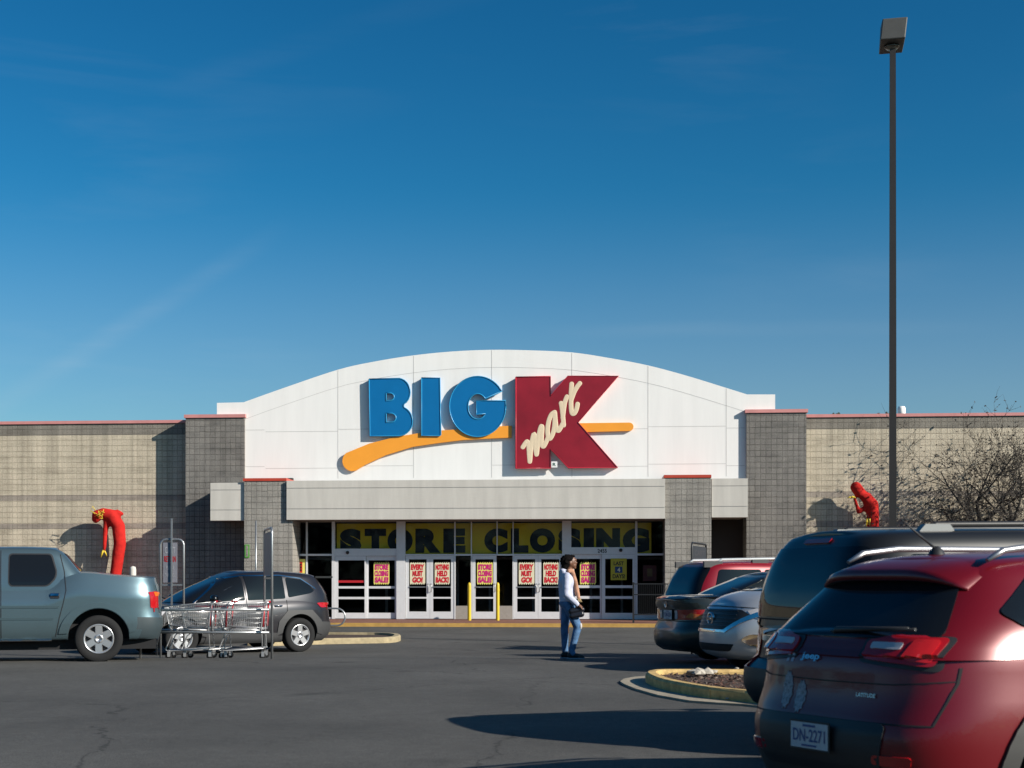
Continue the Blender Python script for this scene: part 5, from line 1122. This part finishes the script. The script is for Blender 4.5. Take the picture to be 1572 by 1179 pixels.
mb = MB(); mb.v = [(x, y, gz(x, y)+.025) for x, y in skirt]+[(x, y, gz(x, y)-.1) for x, y in skirt]; n = len(skirt)
for t in geometry.tessellate_polygon([[Vector((a, b, 0)) for a, b in skirt]]): mb.f.append(list(t)); mb.m.append(0); mb.sm.append(False)
for i in range(n): mb.f.append([i, (i+1)%n, n+(i+1)%n, n+i]); mb.m.append(0); mb.sm.append(False)
ipart('gutter_apron', mb, M_conc, isl)
mb = MB(); m_ = inset(outer, .155); mb.v = [(x, y, gz(x, y)+.09) for x, y in m_]
for t in geometry.tessellate_polygon([[Vector((a, b, 0)) for a, b in m_]]): mb.f.append(list(t)); mb.m.append(0); mb.sm.append(False)
ipart('soil_bed', mb, M_mulch, isl)
xs_ = [p[0] for p in m_]; ys_ = [p[1] for p in m_]
def inside(p, poly):
    c_ = False; n = len(poly)
    for i in range(n):
        a, b = poly[i], poly[i-1]
        if (a[1] > p[1]) != (b[1] > p[1]) and p[0] < (b[0]-a[0])*(p[1]-a[1])/(b[1]-a[1])+a[0]: c_ = not c_
    return c_
def chips(poly, n, zf, size, mats, name, label):
    mb = MB(); xa, xb = min(p[0] for p in poly), max(p[0] for p in poly); ya, yb = min(p[1] for p in poly), max(p[1] for p in poly)
    for _ in range(n):
        p = (random.uniform(xa, xb), random.uniform(ya, yb))
        if not inside(p, poly): continue
        z = zf(*p); a = random.uniform(0, 6.3); l_ = size*random.uniform(.5,1.6); w_ = l_*.35; u = Vector((math.cos(a), math.sin(a), random.uniform(-.5,.5)))*l_; v = Vector((-math.sin(a), math.cos(a), random.uniform(-.4,.4)))*w_
        c_ = Vector((p[0], p[1], z)); k = len(mb.v); mb.v += [tuple(c_-u-v), tuple(c_+u-v), tuple(c_+u+v), tuple(c_-u+v), tuple(c_+Vector((0,0,l_*.5)))]
        mi = random.choice((0,0,1,2))
        for f in ((0,1,4),(1,2,4),(2,3,4),(3,0,4)): mb.f.append([k+q for q in f]); mb.m.append(mi); mb.sm.append(False)
    o = mb.build(name, mats); tag(o, label, 'mulch', kind='stuff'); return o
chips(inset(outer, .17), 6500, lambda x, y: gz(x, y)+.10, .022, [M_mulch, mat('chip_red', (.13,.06,.045), .9), mat('chip_pale', (.20,.15,.12), .9)], 'mulch_chips', 'brown bark chips covering the bed of the right island')
# broken kerb lump and scraps
x, y = gpt(1071, 1035, .12); mb = MB(); bm = bmesh.new()
for (cx, cy, s) in ((0,0,.12),(.13,.03,.10),(-.06,-.05,.09),(.2,.08,.06),(-.02,-.16,.07)):
    g = bmesh.ops.create_icosphere(bm, subdivisions=1, radius=s); 
    for v in g['verts']: v.co = Vector((v.co.x*random.uniform(.7,1.2)+cx, v.co.y*random.uniform(.7,1.2)+cy, v.co.z*random.uniform(.3,.6)+.03))
o = bm_link('litter', bm, mat('litter_white', (.50,.45,.38), .8, noise=.2)); o.location = (x, y, gz(x, y)+.12); tag(o, 'crumpled whitish scrap lying on the mulch against the far kerb', 'litter')
for (px, py, lab) in ((1117,1073,'tiny white scrap of paper on the concrete apron of the right island'),(1131,1035,'tiny white scrap on the mulch near the charcoal minivan')):
    x, y = gpt(px, py, .04); bm = bmesh.new(); g = bmesh.ops.create_icosphere(bm, subdivisions=1, radius=.035)
    for v in bm.verts: v.co = Vector((v.co.x*random.uniform(.6,1.5), v.co.y, v.co.z*.4))
    o = bm_link('litter', bm, MATS['litter_white']); o.location = (x, y, gz(x, y)+(.045 if py > 1050 else .12)); tag(o, lab, 'litter')
# left island
pts = [gpt(px, py, .14) for px, py in ((380,982),(500,980),(560,979),(600,978),(614,975.5),(612,972.5),(590,971),(540,970.5),(380,970.5))]
x0_, y0_ = pts[0]; isl2 = thing('planting_island', 'long low concrete island with pale kerb behind the dark grey crossover', 'kerb island', (x0_, y0_, gz(x0_, y0_)))
ol = sloop(pts, 3)[:-3]; n = len(ol); mb = MB()
for (poly, z) in ((ol, -.1),(ol, .11),(inset(ol, .03), .14),(inset(ol, .16), .14),(inset(ol, .17), .05)): mb.v += [(x, y, gz(x, y)+z) for x, y in poly]
for r_ in range(4):
    for i in range(n): mb.f.append([r_*n+i, r_*n+(i+1)%n, (r_+1)*n+(i+1)%n, (r_+1)*n+i]); mb.m.append(0); mb.sm.append(False)
ipart('kerb', mb, concrete('kerb_sand', (.46,.37,.22), .3), isl2)
mb = MB(); m_ = inset(ol, .17); mb.v = [(x, y, gz(x, y)+.08) for x, y in m_]
for t in geometry.tessellate_polygon([[Vector((a, b, 0)) for a, b in m_]]): mb.f.append(list(t)); mb.m.append(0); mb.sm.append(False)
ipart('soil_bed', mb, M_mulch, isl2)

# ------------------------------------------------------------------ light pole
D = 31.0; x, y = cam_xy(1370.5, D); zt = CZ+(888-74)/FPX*D; zh = CZ+(888-32)/FPX*D; g_ = gz(x, y)
t = thing('light_pole', 'tall dark square light pole with a boxy lamp head rising behind the right cars', 'light pole', (x, y, g_), YAW-R(13))
M_pole = mat('bronze_pole', (.042,.036,.033), .5, noise=.1, nscale=2)
mb = MB(); r0 = .080; r1 = .062
mb.v = [(-r0,-r0,.7),(r0,-r0,.7),(r0,r0,.7),(-r0,r0,.7),(-r1,-r1,zt-g_),(r1,-r1,zt-g_),(r1,r1,zt-g_),(-r1,r1,zt-g_)]; mb.f = [[0,1,5,4],[1,2,6,5],[2,3,7,6],[3,0,4,7],[4,5,6,7]]; mb.m = [0]*5; mb.sm = [False]*5
mb.build('pole_shaft', M_pole, t); mb = MB(); mb.lathe([(.3,-.2),(.3,.66),(.27,.7),(0,.7)], 24, axis='z'); mb.build('concrete_base', M_conc, t)
mb = MB(); h0 = zt-g_; h1 = zh-g_; w = .245
# head: tapered box, wider at its front, with a recessed lens beneath
mb.v = [(-w-.03,-.30,h0+.10),(w+.0,-.30,h0+.10),(w-.03,.34,h0-.0),(-w-.03,.34,h0-.0),(-w+.02,-.28,h1-.04),(w+.05,-.28,h1-.04),(w+.02,.30,h1),(-w,.30,h1)]
mb.f = [[0,1,5,4],[1,2,6,5],[2,3,7,6],[3,0,4,7],[4,5,6,7],[3,2,1,0]]; mb.m = [0]*6; mb.sm = [False]*6
o = mb.build('lamp_head', mat('lamp_head_grey', (.12,.115,.105), .5, noise=.1), t); bv = o.modifiers.new('b', 'BEVEL'); bv.width = .02; bv.segments = 2
mb = MB(); mb.lathe([(.16,-.012),(.16,.0),(.12,-.05),(0,-.07)], 24, axis='z', c=(-.02,.0,h0+.03)); mb.build('lamp_lens', mat('lamp_lens', (.25,.24,.2), .2), o)

# ------------------------------------------------------------------ shrubby bare tree by the right wing
D = 48.3; x, y = cam_xy(1545, D); t = thing('bare_tree', 'nearly leafless bushy tree against the right wing wall, behind the light pole', 'tree', (x, y, gz(x, y)))
TH = 1.35; tr = MB(); lf = MB(); rnd = random.Random(11)
def grow(mb, p, d, L_, r, lev):
    segs = 4 if lev < 2 else 3; pts = [p.copy()]; rs = [r]; dd = d.copy(); q = p.copy()
    for i in range(segs):
        dd = (dd + Vector((rnd.uniform(-.3,.3), rnd.uniform(-.3,.3), rnd.uniform(-.16,.26))) * (.7 if lev < 2 else 1)).normalized(); q = q+dd*L_/segs; pts.append(q.copy()); rs.append(r*(1-.62*(i+1)/segs))
    mb.tube(pts, rs, 7 if lev < 2 else 4 if lev < 3 else 3, cap=False)
    if lev >= 4:
        for _ in range(rnd.choice((0,1,2,2,3))):
            pp = pts[rnd.randint(1, segs)]; a = Vector((rnd.uniform(-1,1),rnd.uniform(-1,1),rnd.uniform(-1,.3))).normalized()*rnd.uniform(.03,.075); b_ = a.orthogonal().normalized()*rnd.uniform(.018,.04); k = len(lf.v)
            lf.v += [tuple(pp-a), tuple(pp+b_), tuple(pp+a), tuple(pp-b_)]; lf.f.append([k,k+1,k+2,k+3]); lf.m.append(0); lf.sm.append(False)
        return
    nb = (5, 5, 5, 4)[lev]
    for i in range(nb):
        j = rnd.randint(1 if lev else 2, segs); base = pts[j]; ax = (pts[j]-pts[j-1]).normalized(); o_ = ax.orthogonal().normalized(); o_.rotate(Matrix.Rotation(rnd.uniform(0, 6.28), 3, ax))
        nd = (ax*rnd.uniform(.35,.9)+o_*rnd.uniform(.6,1.0)+Vector((0,0,.10))).normalized(); grow(mb, base, nd, L_*rnd.uniform(.52,.78), max(.0065, rs[j]*.60), lev+1)
tk = MB(); tk.tube([(0,0,-.1),(.03,0,.5),(-.02,.02,1.0)], [.17,.13,.12], 12); 
for (ax, ay, az, L_, r) in ((-.75,0,.75,3.1,.085),(-.35,.1,1,3.4,.09),(.1,-.1,1.1,3.3,.09),(.55,.1,.9,3.2,.085),(.9,-.1,.5,2.9,.07),(-1,-.1,.38,3.0,.07),(0,.5,.8,2.6,.06),(-.2,-.6,.7,2.5,.06)):
    grow(tr, Vector((-.02,.02,.95)), Vector((ax, ay*.7, az)).normalized(), L_*(.82 if ax < -.5 else 1.0), r*1.6, 0)
tk.build('trunk', M_bark, t); cr = tr.build('crown', mat('twig_bark', (.055,.045,.038), .9), t); lf.build('leaf_clusters', mat('dry_leaf', (.05,.038,.028), .8, noise=.5, nscale=5), cr)

# ------------------------------------------------------------------ cart corral and its signs
def corral_sign(name, label, px0, px1, D, ztop, D1=None, board=True, mast=None, mats=None):
    xa, ya = cam_xy(px0, D); xb, yb = cam_xy(px1, D1 or D); g_ = gz(xa, ya); L_ = math.hypot(xb-xa, yb-ya); t = thing(name, label, 'sign', (xa, ya, g_), math.atan2(yb-ya, xb-xa), 'cart return signs')
    h = ztop-g_; rr = min(.1, L_*.25); mt = mats or M_steel
    mb = MB(); pts = [(0,0,0),(0,0,h-rr)]+[(rr-rr*math.cos(R(a)),0,h-rr+rr*math.sin(R(a))) for a in (30,60,90)]+[(L_-rr,0,h)]+[(L_-rr+rr*math.sin(R(a)),0,h-rr+rr*math.cos(R(a))) for a in (30,60,90)]+[(L_,0,0)]
    mb.tube(pts, .021, 8); mb.box(.02,-.012,h-.86,L_-.02,.012,h-.83); mb.build('sign_frame', mt, t)
    mb = MB(); w1 = L_-.08 if mast is None else L_*.72; mb.box(.05,-.012,h-.8,w1,.012,h-.06); bd = mb.build('sign_board', mat('sign_board_grey', (.23,.23,.27), .5, noise=.1) if mats is None else mat('sign_board_shaded', (.03,.035,.045), .6), t)  # with mats set, a darker board colour stands in for its shaded side
    mb = MB(); W_ = w1-.05
    text_into(mb, 'CART', .05+W_*.12, h-.26, .05+W_*.88, h-.14, -.016, 0, bold=.02); text_into(mb, 'RETURN', .05+W_*.08, h-.42, .05+W_*.92, h-.31, -.016, 1, bold=.02)
    text_into(mb, 'PLEASE', .05+W_*.2, h-.56, .05+W_*.8, h-.49, -.016, 0); text_into(mb, 'THANK YOU', .05+W_*.12, h-.70, .05+W_*.88, h-.63, -.016, 0)
    mb.build('lettering', [mat('sign_pale_ink', (.40,.40,.44), .5), M_redlamp] if mats is None else [mat('sign_ink_shaded', (.06,.06,.07), .6)]*2, bd)
    if mast: mb = MB(); mb.box(L_*.5-.015,-.05,0,L_*.5+.015,-.025,mast-g_); mb.build('mast', M_steel, t)
    return t
corral_sign('corral_sign', 'steel hooped cart return sign facing the camera between the pickup and the crossover', 246.5, 282, 26.6, CZ+(888-828)/FPX*26.6, mast=CZ+(888-796)/FPX*26.6)
corral_sign('corral_sign', 'hooped sign seen nearly edge on at the right end of the shopping carts', 417.5, 406, 24.0, CZ+(888-812)/FPX*24.6, D1=25.3)
corral_sign('corral_sign', 'hooped sign coloured dark as a shaded silhouette, rising behind the bright red sport utility roof', 1062, 1084, 29.2, CZ+(888-833)/FPX*29.2, D1=31, mats=M_blackm)  # frame, board and ink coloured dark to show the sign in shade
D = 24.3; xa, ya = cam_xy(214, D); xb, yb = cam_xy(416, D-.15); g_ = gz(xa, ya); L_ = math.hypot(xb-xa, yb-ya)
t = thing('cart_corral', 'two bar steel cart corral railing in front of the shopping carts', 'cart corral', (xa, ya, g_), math.atan2(yb-ya, xb-xa))
z1 = CZ-(936.5-888)/FPX*D-g_; z2 = CZ-(970.5-888)/FPX*D-g_
mb = MB(); mb.tube([(0,0,z1),(L_-.03,0,z1+.01)], .022, 8); mb.tube([(.06,0,z2),(L_-.03,0,z2)], .022, 8); mb.build('rail', M_steel, t)
mb = MB(); mb.tube([(L_*.555,0,z2+.02),(L_*.555,0,z1-.02)], .022, 8); mb.build('post', M_steel, t)
mb = MB(); mb.tube([(.02,0,z1-.02),(.02,0,0)], .022, 8); mb.build('post', M_steel, t)
mb = MB(); mb.tube([(0,.95,z1),(L_-.4,.95,z1+.01)], .022, 8); mb.tube([(.06,.95,z2),(L_-.4,.95,z2)], .022, 8); mb.tube([(.02,.95,z1-.02),(.02,.95,0)], .022, 8); mb.tube([(.02,.02,z1),(.02,.93,z1)], .022, 8); mb.build('back_rail', M_steel, t)

M_wire = mat('cart_wire', (.60,.60,.61), .35, metal=.6); M_cred = mat('cart_red', (.55,.02,.03), .4)
def make_cart():
    """nose towards -x, handle at +x, 0.95 m long"""
    t = thing('shopping_cart', '', 'shopping cart')
    mb = MB(); w0, w1 = .22, .27; zt0, zt1, zb0, zb1 = .90, .98, .58, .52      # basket: nose end, rear end
    A = lambda u, v, s: Vector((-.42+.80*u + (.10*(1-v) if u < .5 else 0)*(1-u), s*((w0+(w1-w0)*u)*(.82+.18*v)), (zb0+(zb1-zb0)*u)*(1-v)+(zt0+(zt1-zt0)*u)*v))
    for s in (-1, 1):
        for i in range(25): mb.tube([A(i/24, 0, s), A(i/24, 1, s)], .0026, 4, cap=False)
        for j in range(6): mb.tube([A(0, j/5, s), A(1, j/5, s)], .004 if j not in (0,5) else .008, 5)
    for i in range(21):
        q = i/20; mb.tube([A(q, 0, -1), A(q, 0, 1)], .0026, 4, cap=False)
    for i in range(13):
        s = -1+2*i/12; a = A(0,0,1); b_ = A(0,1,1); mb.tube([(a.x, a.y*s, a.z),(b_.x, b_.y*s, b_.z)], .0026, 4, cap=False); a = A(0,0,1); b_ = A(1,0,1); mb.tube([(a.x, a.y*s, a.z),(b_.x, b_.y*s, b_.z)], .0026, 4, cap=False)
    for j in range(5): a = A(0, j/4, 1); mb.tube([(a.x,-a.y,a.z),(a.x,a.y,a.z)], .004, 4)
    for j in range(5): a = A(1, j/4, 1); mb.tube([(a.x,-a.y,a.z),(a.x,a.y,a.z)], .003, 4)
    mb.build('basket', M_wire, t)
    mb = MB()
    for s in (-1, 1):
        mb.tube([(.47,s*.27,.99),(.40,s*.27,.95),(.34,s*.26,.55),(.36,s*.25,.20)], .012, 8)
        mb.tube([(.38,s*.25,.19),(-.36,s*.20,.14),(-.40,s*.20,.17),(-.30,s*.21,.40),(-.16,s*.22,.52),(.32,s*.25,.50)], .011, 8)
        mb.tube([(-.40,s*.205,.86),(-.33,s*.21,.56),(-.28,s*.21,.50)], .010, 6)
    mb.tube([(-.36,-.20,.15),(-.36,.20,.15)], .010, 6); mb.tube([(.36,-.25,.19),(.36,.25,.19)], .010, 6)
    for i in range(7): mb.tube([(-.34,-.18+.06*i,.16),(.34,-.2+.067*i,.19)], .004, 4)
    mb.build('frame', M_wire, t)
    mb = MB(); mb.tube([(.47,-.26,.99),(.47,.26,.99)], .018, 10); mb.build('handle', M_cred, t)
    for s in (-1, 1): mb = MB(); mb.tube([(.395,s*.262,.94),(.375,s*.258,.56)], .016, 6); mb.build('corner_guard', M_cred, t)
    mb = MB(); mb.box(.10,-.20,.90,.36,.20,.915); mb.build('child_seat_flap', mat('seat_flap', (.42,.03,.08), .5), t)
    cw = MB(); cw.lathe([(.02,-.018),(.048,-.018),(.058,-.01),(.058,.01),(.048,.018),(.02,.018),(.02,-.018)], 18); wm = cw.mesh('caster_wheel', M_tyre)
    fk = MB(); fk.box(-.02,-.03,-.01,.03,-.022,.09); fk.box(-.02,.022,-.01,.03,.03,.09); fk.box(-.02,-.03,.075,.03,.03,.09); fm = fk.mesh('caster_fork', M_wire)
    for xx in (-.34, .36):
        for s in (-1, 1): w = link('caster_wheel', wm, t, (xx, s*.22, .058)); link('caster_fork', fm, w)
    return t
carts = [(293, 24.75, 'shopping cart with its nose against the pickup tail, leftmost in the corral', 2), (318, 24.8, 'middle shopping cart pushed into the cart left of it', -1), (374, 24.9, 'rightmost shopping cart, its red trimmed rear at the tall hooped sign', 1)]
proto = make_cart()
for i, (px, D, lab, a) in enumerate(carts):
    o = proto if i == 0 else copy_tree(proto); x, y = cam_xy(px, D); o.location = (x, y, gz(x, y)-.015); o.rotation_euler = (0, 0, YAW+R(a)); tag(o, lab, 'shopping cart', 'shopping carts in the corral')

# ------------------------------------------------------------------ the person
M_skin = mat('skin', (.19,.082,.045), .5, noise=.05); M_hair = mat('hair', (.008,.006,.006), .95, spec=.1, bump=1, bscale=50); M_hood = mat('hoodie_lilac', (.62,.64,.80), .85, noise=.15, nscale=6, bump=1, bscale=9)
M_jean = mat('denim', (.09,.20,.38), .85, noise=.5, nscale=7, bump=1, bscale=12); M_shoe = mat('shoe_black', (.012,.012,.014), .6); M_sole = mat('shoe_sole', (.35,.38,.45), .6); M_scarf = mat('scarf_orange', (.55,.28,.17), .85, noise=.5, nscale=14)
D = 24.0; px_, py_ = cam_xy(874, D); zg = CZ-(1009-888)/FPX*D; pl = thing('person', '', 'person', (px_, py_, gz(px_, py_)), YAW)
pl['label'] = 'standing person in pale hoodie, orange scarf and ripped jeans looking up to the right'
sc_ = 1.0
def V(x, y, z): return (x*sc_, y*sc_, z*sc_)
# body: +x is where the person faces, -y towards the camera.  far (weight bearing) leg and near, bent front leg
body = [(V(-.03,0,.95), (.13,.165,.12)), (V(-.035,0,1.10), .11, V(-.045,0,1.28), .125), (V(-.045,0,1.30), (.115,.17,.13)), (V(-.02,0,1.42), .058, V(.005,0,1.53), .052),
 (V(.015,0,1.625), (.098,.076,.112)), (V(.055,0,1.565), (.062,.055,.05)), (V(.112,0,1.607), (.022,.016,.022)), (V(.102,0,1.572), (.022,.026,.010)), (V(.098,0,1.556), (.020,.024,.010)), (V(.085,0,1.525), (.032,.03,.026)), (V(.095,0,1.655), (.03,.05,.022)),
 (V(.01,-.08,1.60), (.02,.012,.032)), (V(.01,.08,1.60), (.02,.012,.032)),
 (V(-.03,.09,.92), .09, V(-.06,.09,.50), .058), (V(-.06,.09,.50), .058, V(-.06,.09,.10), .038), (V(-.06,.09,.07), .04, V(.06,.09,.035), .035),
 (V(-.02,-.09,.92), .09, V(.12,-.10,.52), .058), (V(.12,-.10,.52), .056, V(.035,-.10,.12), .038), (V(.035,-.10,.08), .04, V(.15,-.11,.035), .035),
 (V(-.05,-.19,1.36), .055, V(-.06,-.23,1.08), .042), (V(-.06,-.23,1.08), .042, V(.125,-.22,.91), .030), (V(-.05,.19,1.36), .055, V(-.05,.22,1.08), .042), (V(-.05,.22,1.08), .042, V(.10,.17,.91), .030),
 (V(.13,-.22,.905), .030, V(.175,-.215,.865), .034)]
# fingers curled round the bag strap
for i, (a, l_) in enumerate(((0,.040),(1,.044),(2,.042),(3,.034))):
    fx, fy, fz = .185+.004*i, -.238+.016*i, .850-.004*i
    body += [(V(fx-.01, fy, fz+.012), .011, V(fx+.020, fy, fz-.012), .0095), (V(fx+.020, fy, fz-.012), .0095, V(fx+.012, fy+.004, fz-.012-l_*.6), .0085)]
body += [(V(.150,-.246,.885), .012, V(.178,-.262,.858), .0105), (V(.178,-.262,.858), .0105, V(.195,-.262,.835), .009), (V(.10,.17,.905), .028, V(.15,.165,.86), .032)]
for i in range(4): body.append((V(.15, .145+.016*i, .85), .010, V(.175, .145+.016*i, .80), .008))
b_ = blob('body', body, M_skin, pl, voxel=.0085, smooth=2)
eye = MB()
for s in (-1, 1):
    eye.lathe([(.011,-.004),(.009,.003),(0,.006)], 10, mi=0, axis='x', c=(.098, s*.030, 1.622)); eye.lathe([(.005,.004),(0,.0075)], 8, mi=1, axis='x', c=(.0985, s*.030, 1.622))
eye.build('eyes', [mat('eye_white', (.6,.57,.53), .3), M_ink], b_)
blob('hair', [(V(-.022,0,1.665), (.105,.094,.085)), (V(-.055,0,1.60), (.085,.092,.10)), (V(-.075,0,1.54), (.062,.085,.07)), (V(.03,0,1.715), (.07,.07,.028))] + [(V(-.03+.11*math.cos(a)*math.sin(b), .088*math.cos(b)*1.0, 1.635+.10*math.sin(a)*math.sin(b)), (.022,.022,.022)) for a in [x_*.45 for x_ in range(3,11)] for b in (.4,.9,1.4,1.8,2.3,2.8)], M_hair, b_, voxel=.009, smooth=1)
blob('hoodie', [(V(-.035,0,.98), (.135,.175,.08)), (V(-.04,0,1.04), .135, V(-.05,0,1.22), .14), (V(-.05,0,1.28), (.142,.195,.16)), (V(-.05,-.13,1.38), .07, V(-.05,.13,1.38), .07),
 (V(-.05,-.185,1.35), .078, V(-.065,-.235,1.08), .066), (V(-.065,-.235,1.08), .066, V(.085,-.222,.945), .05), (V(.085,-.222,.945), .052, V(.115,-.222,.915), .043),
 (V(-.05,.185,1.35), .078, V(-.055,.225,1.08), .066), (V(-.055,.225,1.08), .066, V(.07,.18,.935), .048),
 (V(-.095,0,1.44), (.085,.12,.065)), (V(-.11,-.04,1.47), (.06,.08,.045)), (V(-.105,0,1.40), (.07,.13,.09))], M_hood, b_, voxel=.014, smooth=3)
blob('jeans', [(V(-.035,0,.93), (.140,.178,.10)), (V(-.035,.088,.90), .100, V(-.075,.09,.50), .070), (V(-.075,.09,.50), .070, V(-.065,.09,.13), .056), (V(-.02,-.09,.90), .102, V(.135,-.10,.54), .072), (V(.135,-.10,.54), .070, V(.03,-.10,.13), .054), (V(.03,-.10,.13), .055, V(.045,-.10,.09), .058)], M_jean, b_, voxel=.014, smooth=3)
mb = MB(); mb.lathe([(.055,-.02),(.045,.004),(0,.012)], 12, axis='x', c=(.196,-.115,.55)); o = mb.build('knee_rip', mat('ripped_thread', (.60,.58,.58), .9, noise=.3, nscale=60), b_)
for (cx, cy) in ((-.01,.09),(.09,-.105)):
    s = blob('shoe', [(V(cx-.09,cy,.055), .042, V(cx+.03,cy,.055), .045), (V(cx+.03,cy,.045), .042, V(cx+.13,cy,.034), .030), (V(cx-.06,cy,.09), .045, V(cx-.06,cy,.12), .048)], M_shoe, b_, voxel=.011, smooth=2)
    mb = MB(); mb.prism(roundpoly([(cx-.14,cy-.045),(cx+.16,cy-.045),(cx+.16,cy+.045),(cx-.14,cy+.045)], .045), .001, .022, plane='xy'); mb.build('sole', M_sole, s)
blob('scarf', [(V(.02,-.06,1.475), .035, V(-.02,-.10,1.47), .035), (V(.02,.06,1.475), .035, V(-.02,.10,1.47), .035), (V(.045,-.045,1.475), .035, V(.095,-.075,1.30), .036), (V(.095,-.075,1.30), .036, V(.125,-.09,1.14), .038), (V(.125,-.09,1.14), .036, V(.15,-.10,1.02), .030),
 (V(.045,.045,1.475), .035, V(.10,.03,1.28), .036), (V(.10,.03,1.28), .036, V(.13,.02,1.08), .034), (V(.035,-.05,1.47), .035, V(.045,.05,1.47), .035)] , M_scarf, b_, voxel=.011, smooth=2)
mb = MB()
for i in range(8): mb.tube([(.135+.006*i,-.13+.012*i,1.02),(.14+.010*i,-.13+.013*i,.95)], .004, 4)
mb.build('scarf_fringe', mat('fringe_tan', (.5,.36,.18), .9), b_)
M_bag = mat('bag_leather', (.014,.015,.022), .35)
xb_, yb_ = cam_xy(882, D-.2); bag = thing('handbag', 'black handbag held low at the hip by the standing person', 'handbag', (px_, py_, gz(px_, py_)+.70), YAW)
o = blob('bag_body', [(V(.02,-.20,.10), .05, V(.20,-.20,.13), .045), (V(.03,-.20,.02), .05, V(.19,-.20,.05), .05)], M_bag, bag, voxel=.012, smooth=2)
mb = MB(); mb.tube([(.05,-.205,.15),(.12,-.212,.165),(.185,-.215,.150),(.20,-.21,.12)], .008, 6); mb.tube([(.03,-.2,.15),(-.02,-.17,.30)], .007, 6); mb.build('strap', M_bag, bag)

# ------------------------------------------------------------------ unseen tree belt added round the lot to block low sky and darken reflections
mb = MB(); rb = random.Random(5)
for i in range(9000):
    an = R(rb.uniform(42, 318)); D = rb.uniform(70, 84); p = FW*math.cos(an)*D+RT*math.sin(an)*D
    top_ = 8+3*math.sin(an*9)+2.5*math.sin(an*23+1)+1.5*math.sin(an*51)
    z = rb.uniform(0, 1)**.8*top_*(1.05); s = rb.uniform(.5,1.1)
    a = Vector((rb.uniform(-1,1),rb.uniform(-1,1),rb.uniform(-1,1))).normalized()*s; q = a.orthogonal().normalized()*s*.8; k = len(mb.v); p = Vector((p.x, p.y, z))
    mb.v += [tuple(p-a), tuple(p-q), tuple(p+a), tuple(p+q)]; mb.f.append([k,k+1,k+2,k+3]); mb.m.append(0); mb.sm.append(False)
o = mb.build('added_tree_belt', mat('added_belt_foliage', (.05,.055,.035), .9, noise=.3)); tag(o, 'added unseen belt of dark trees blocking low sky around the parking lot', 'trees', kind='stuff')
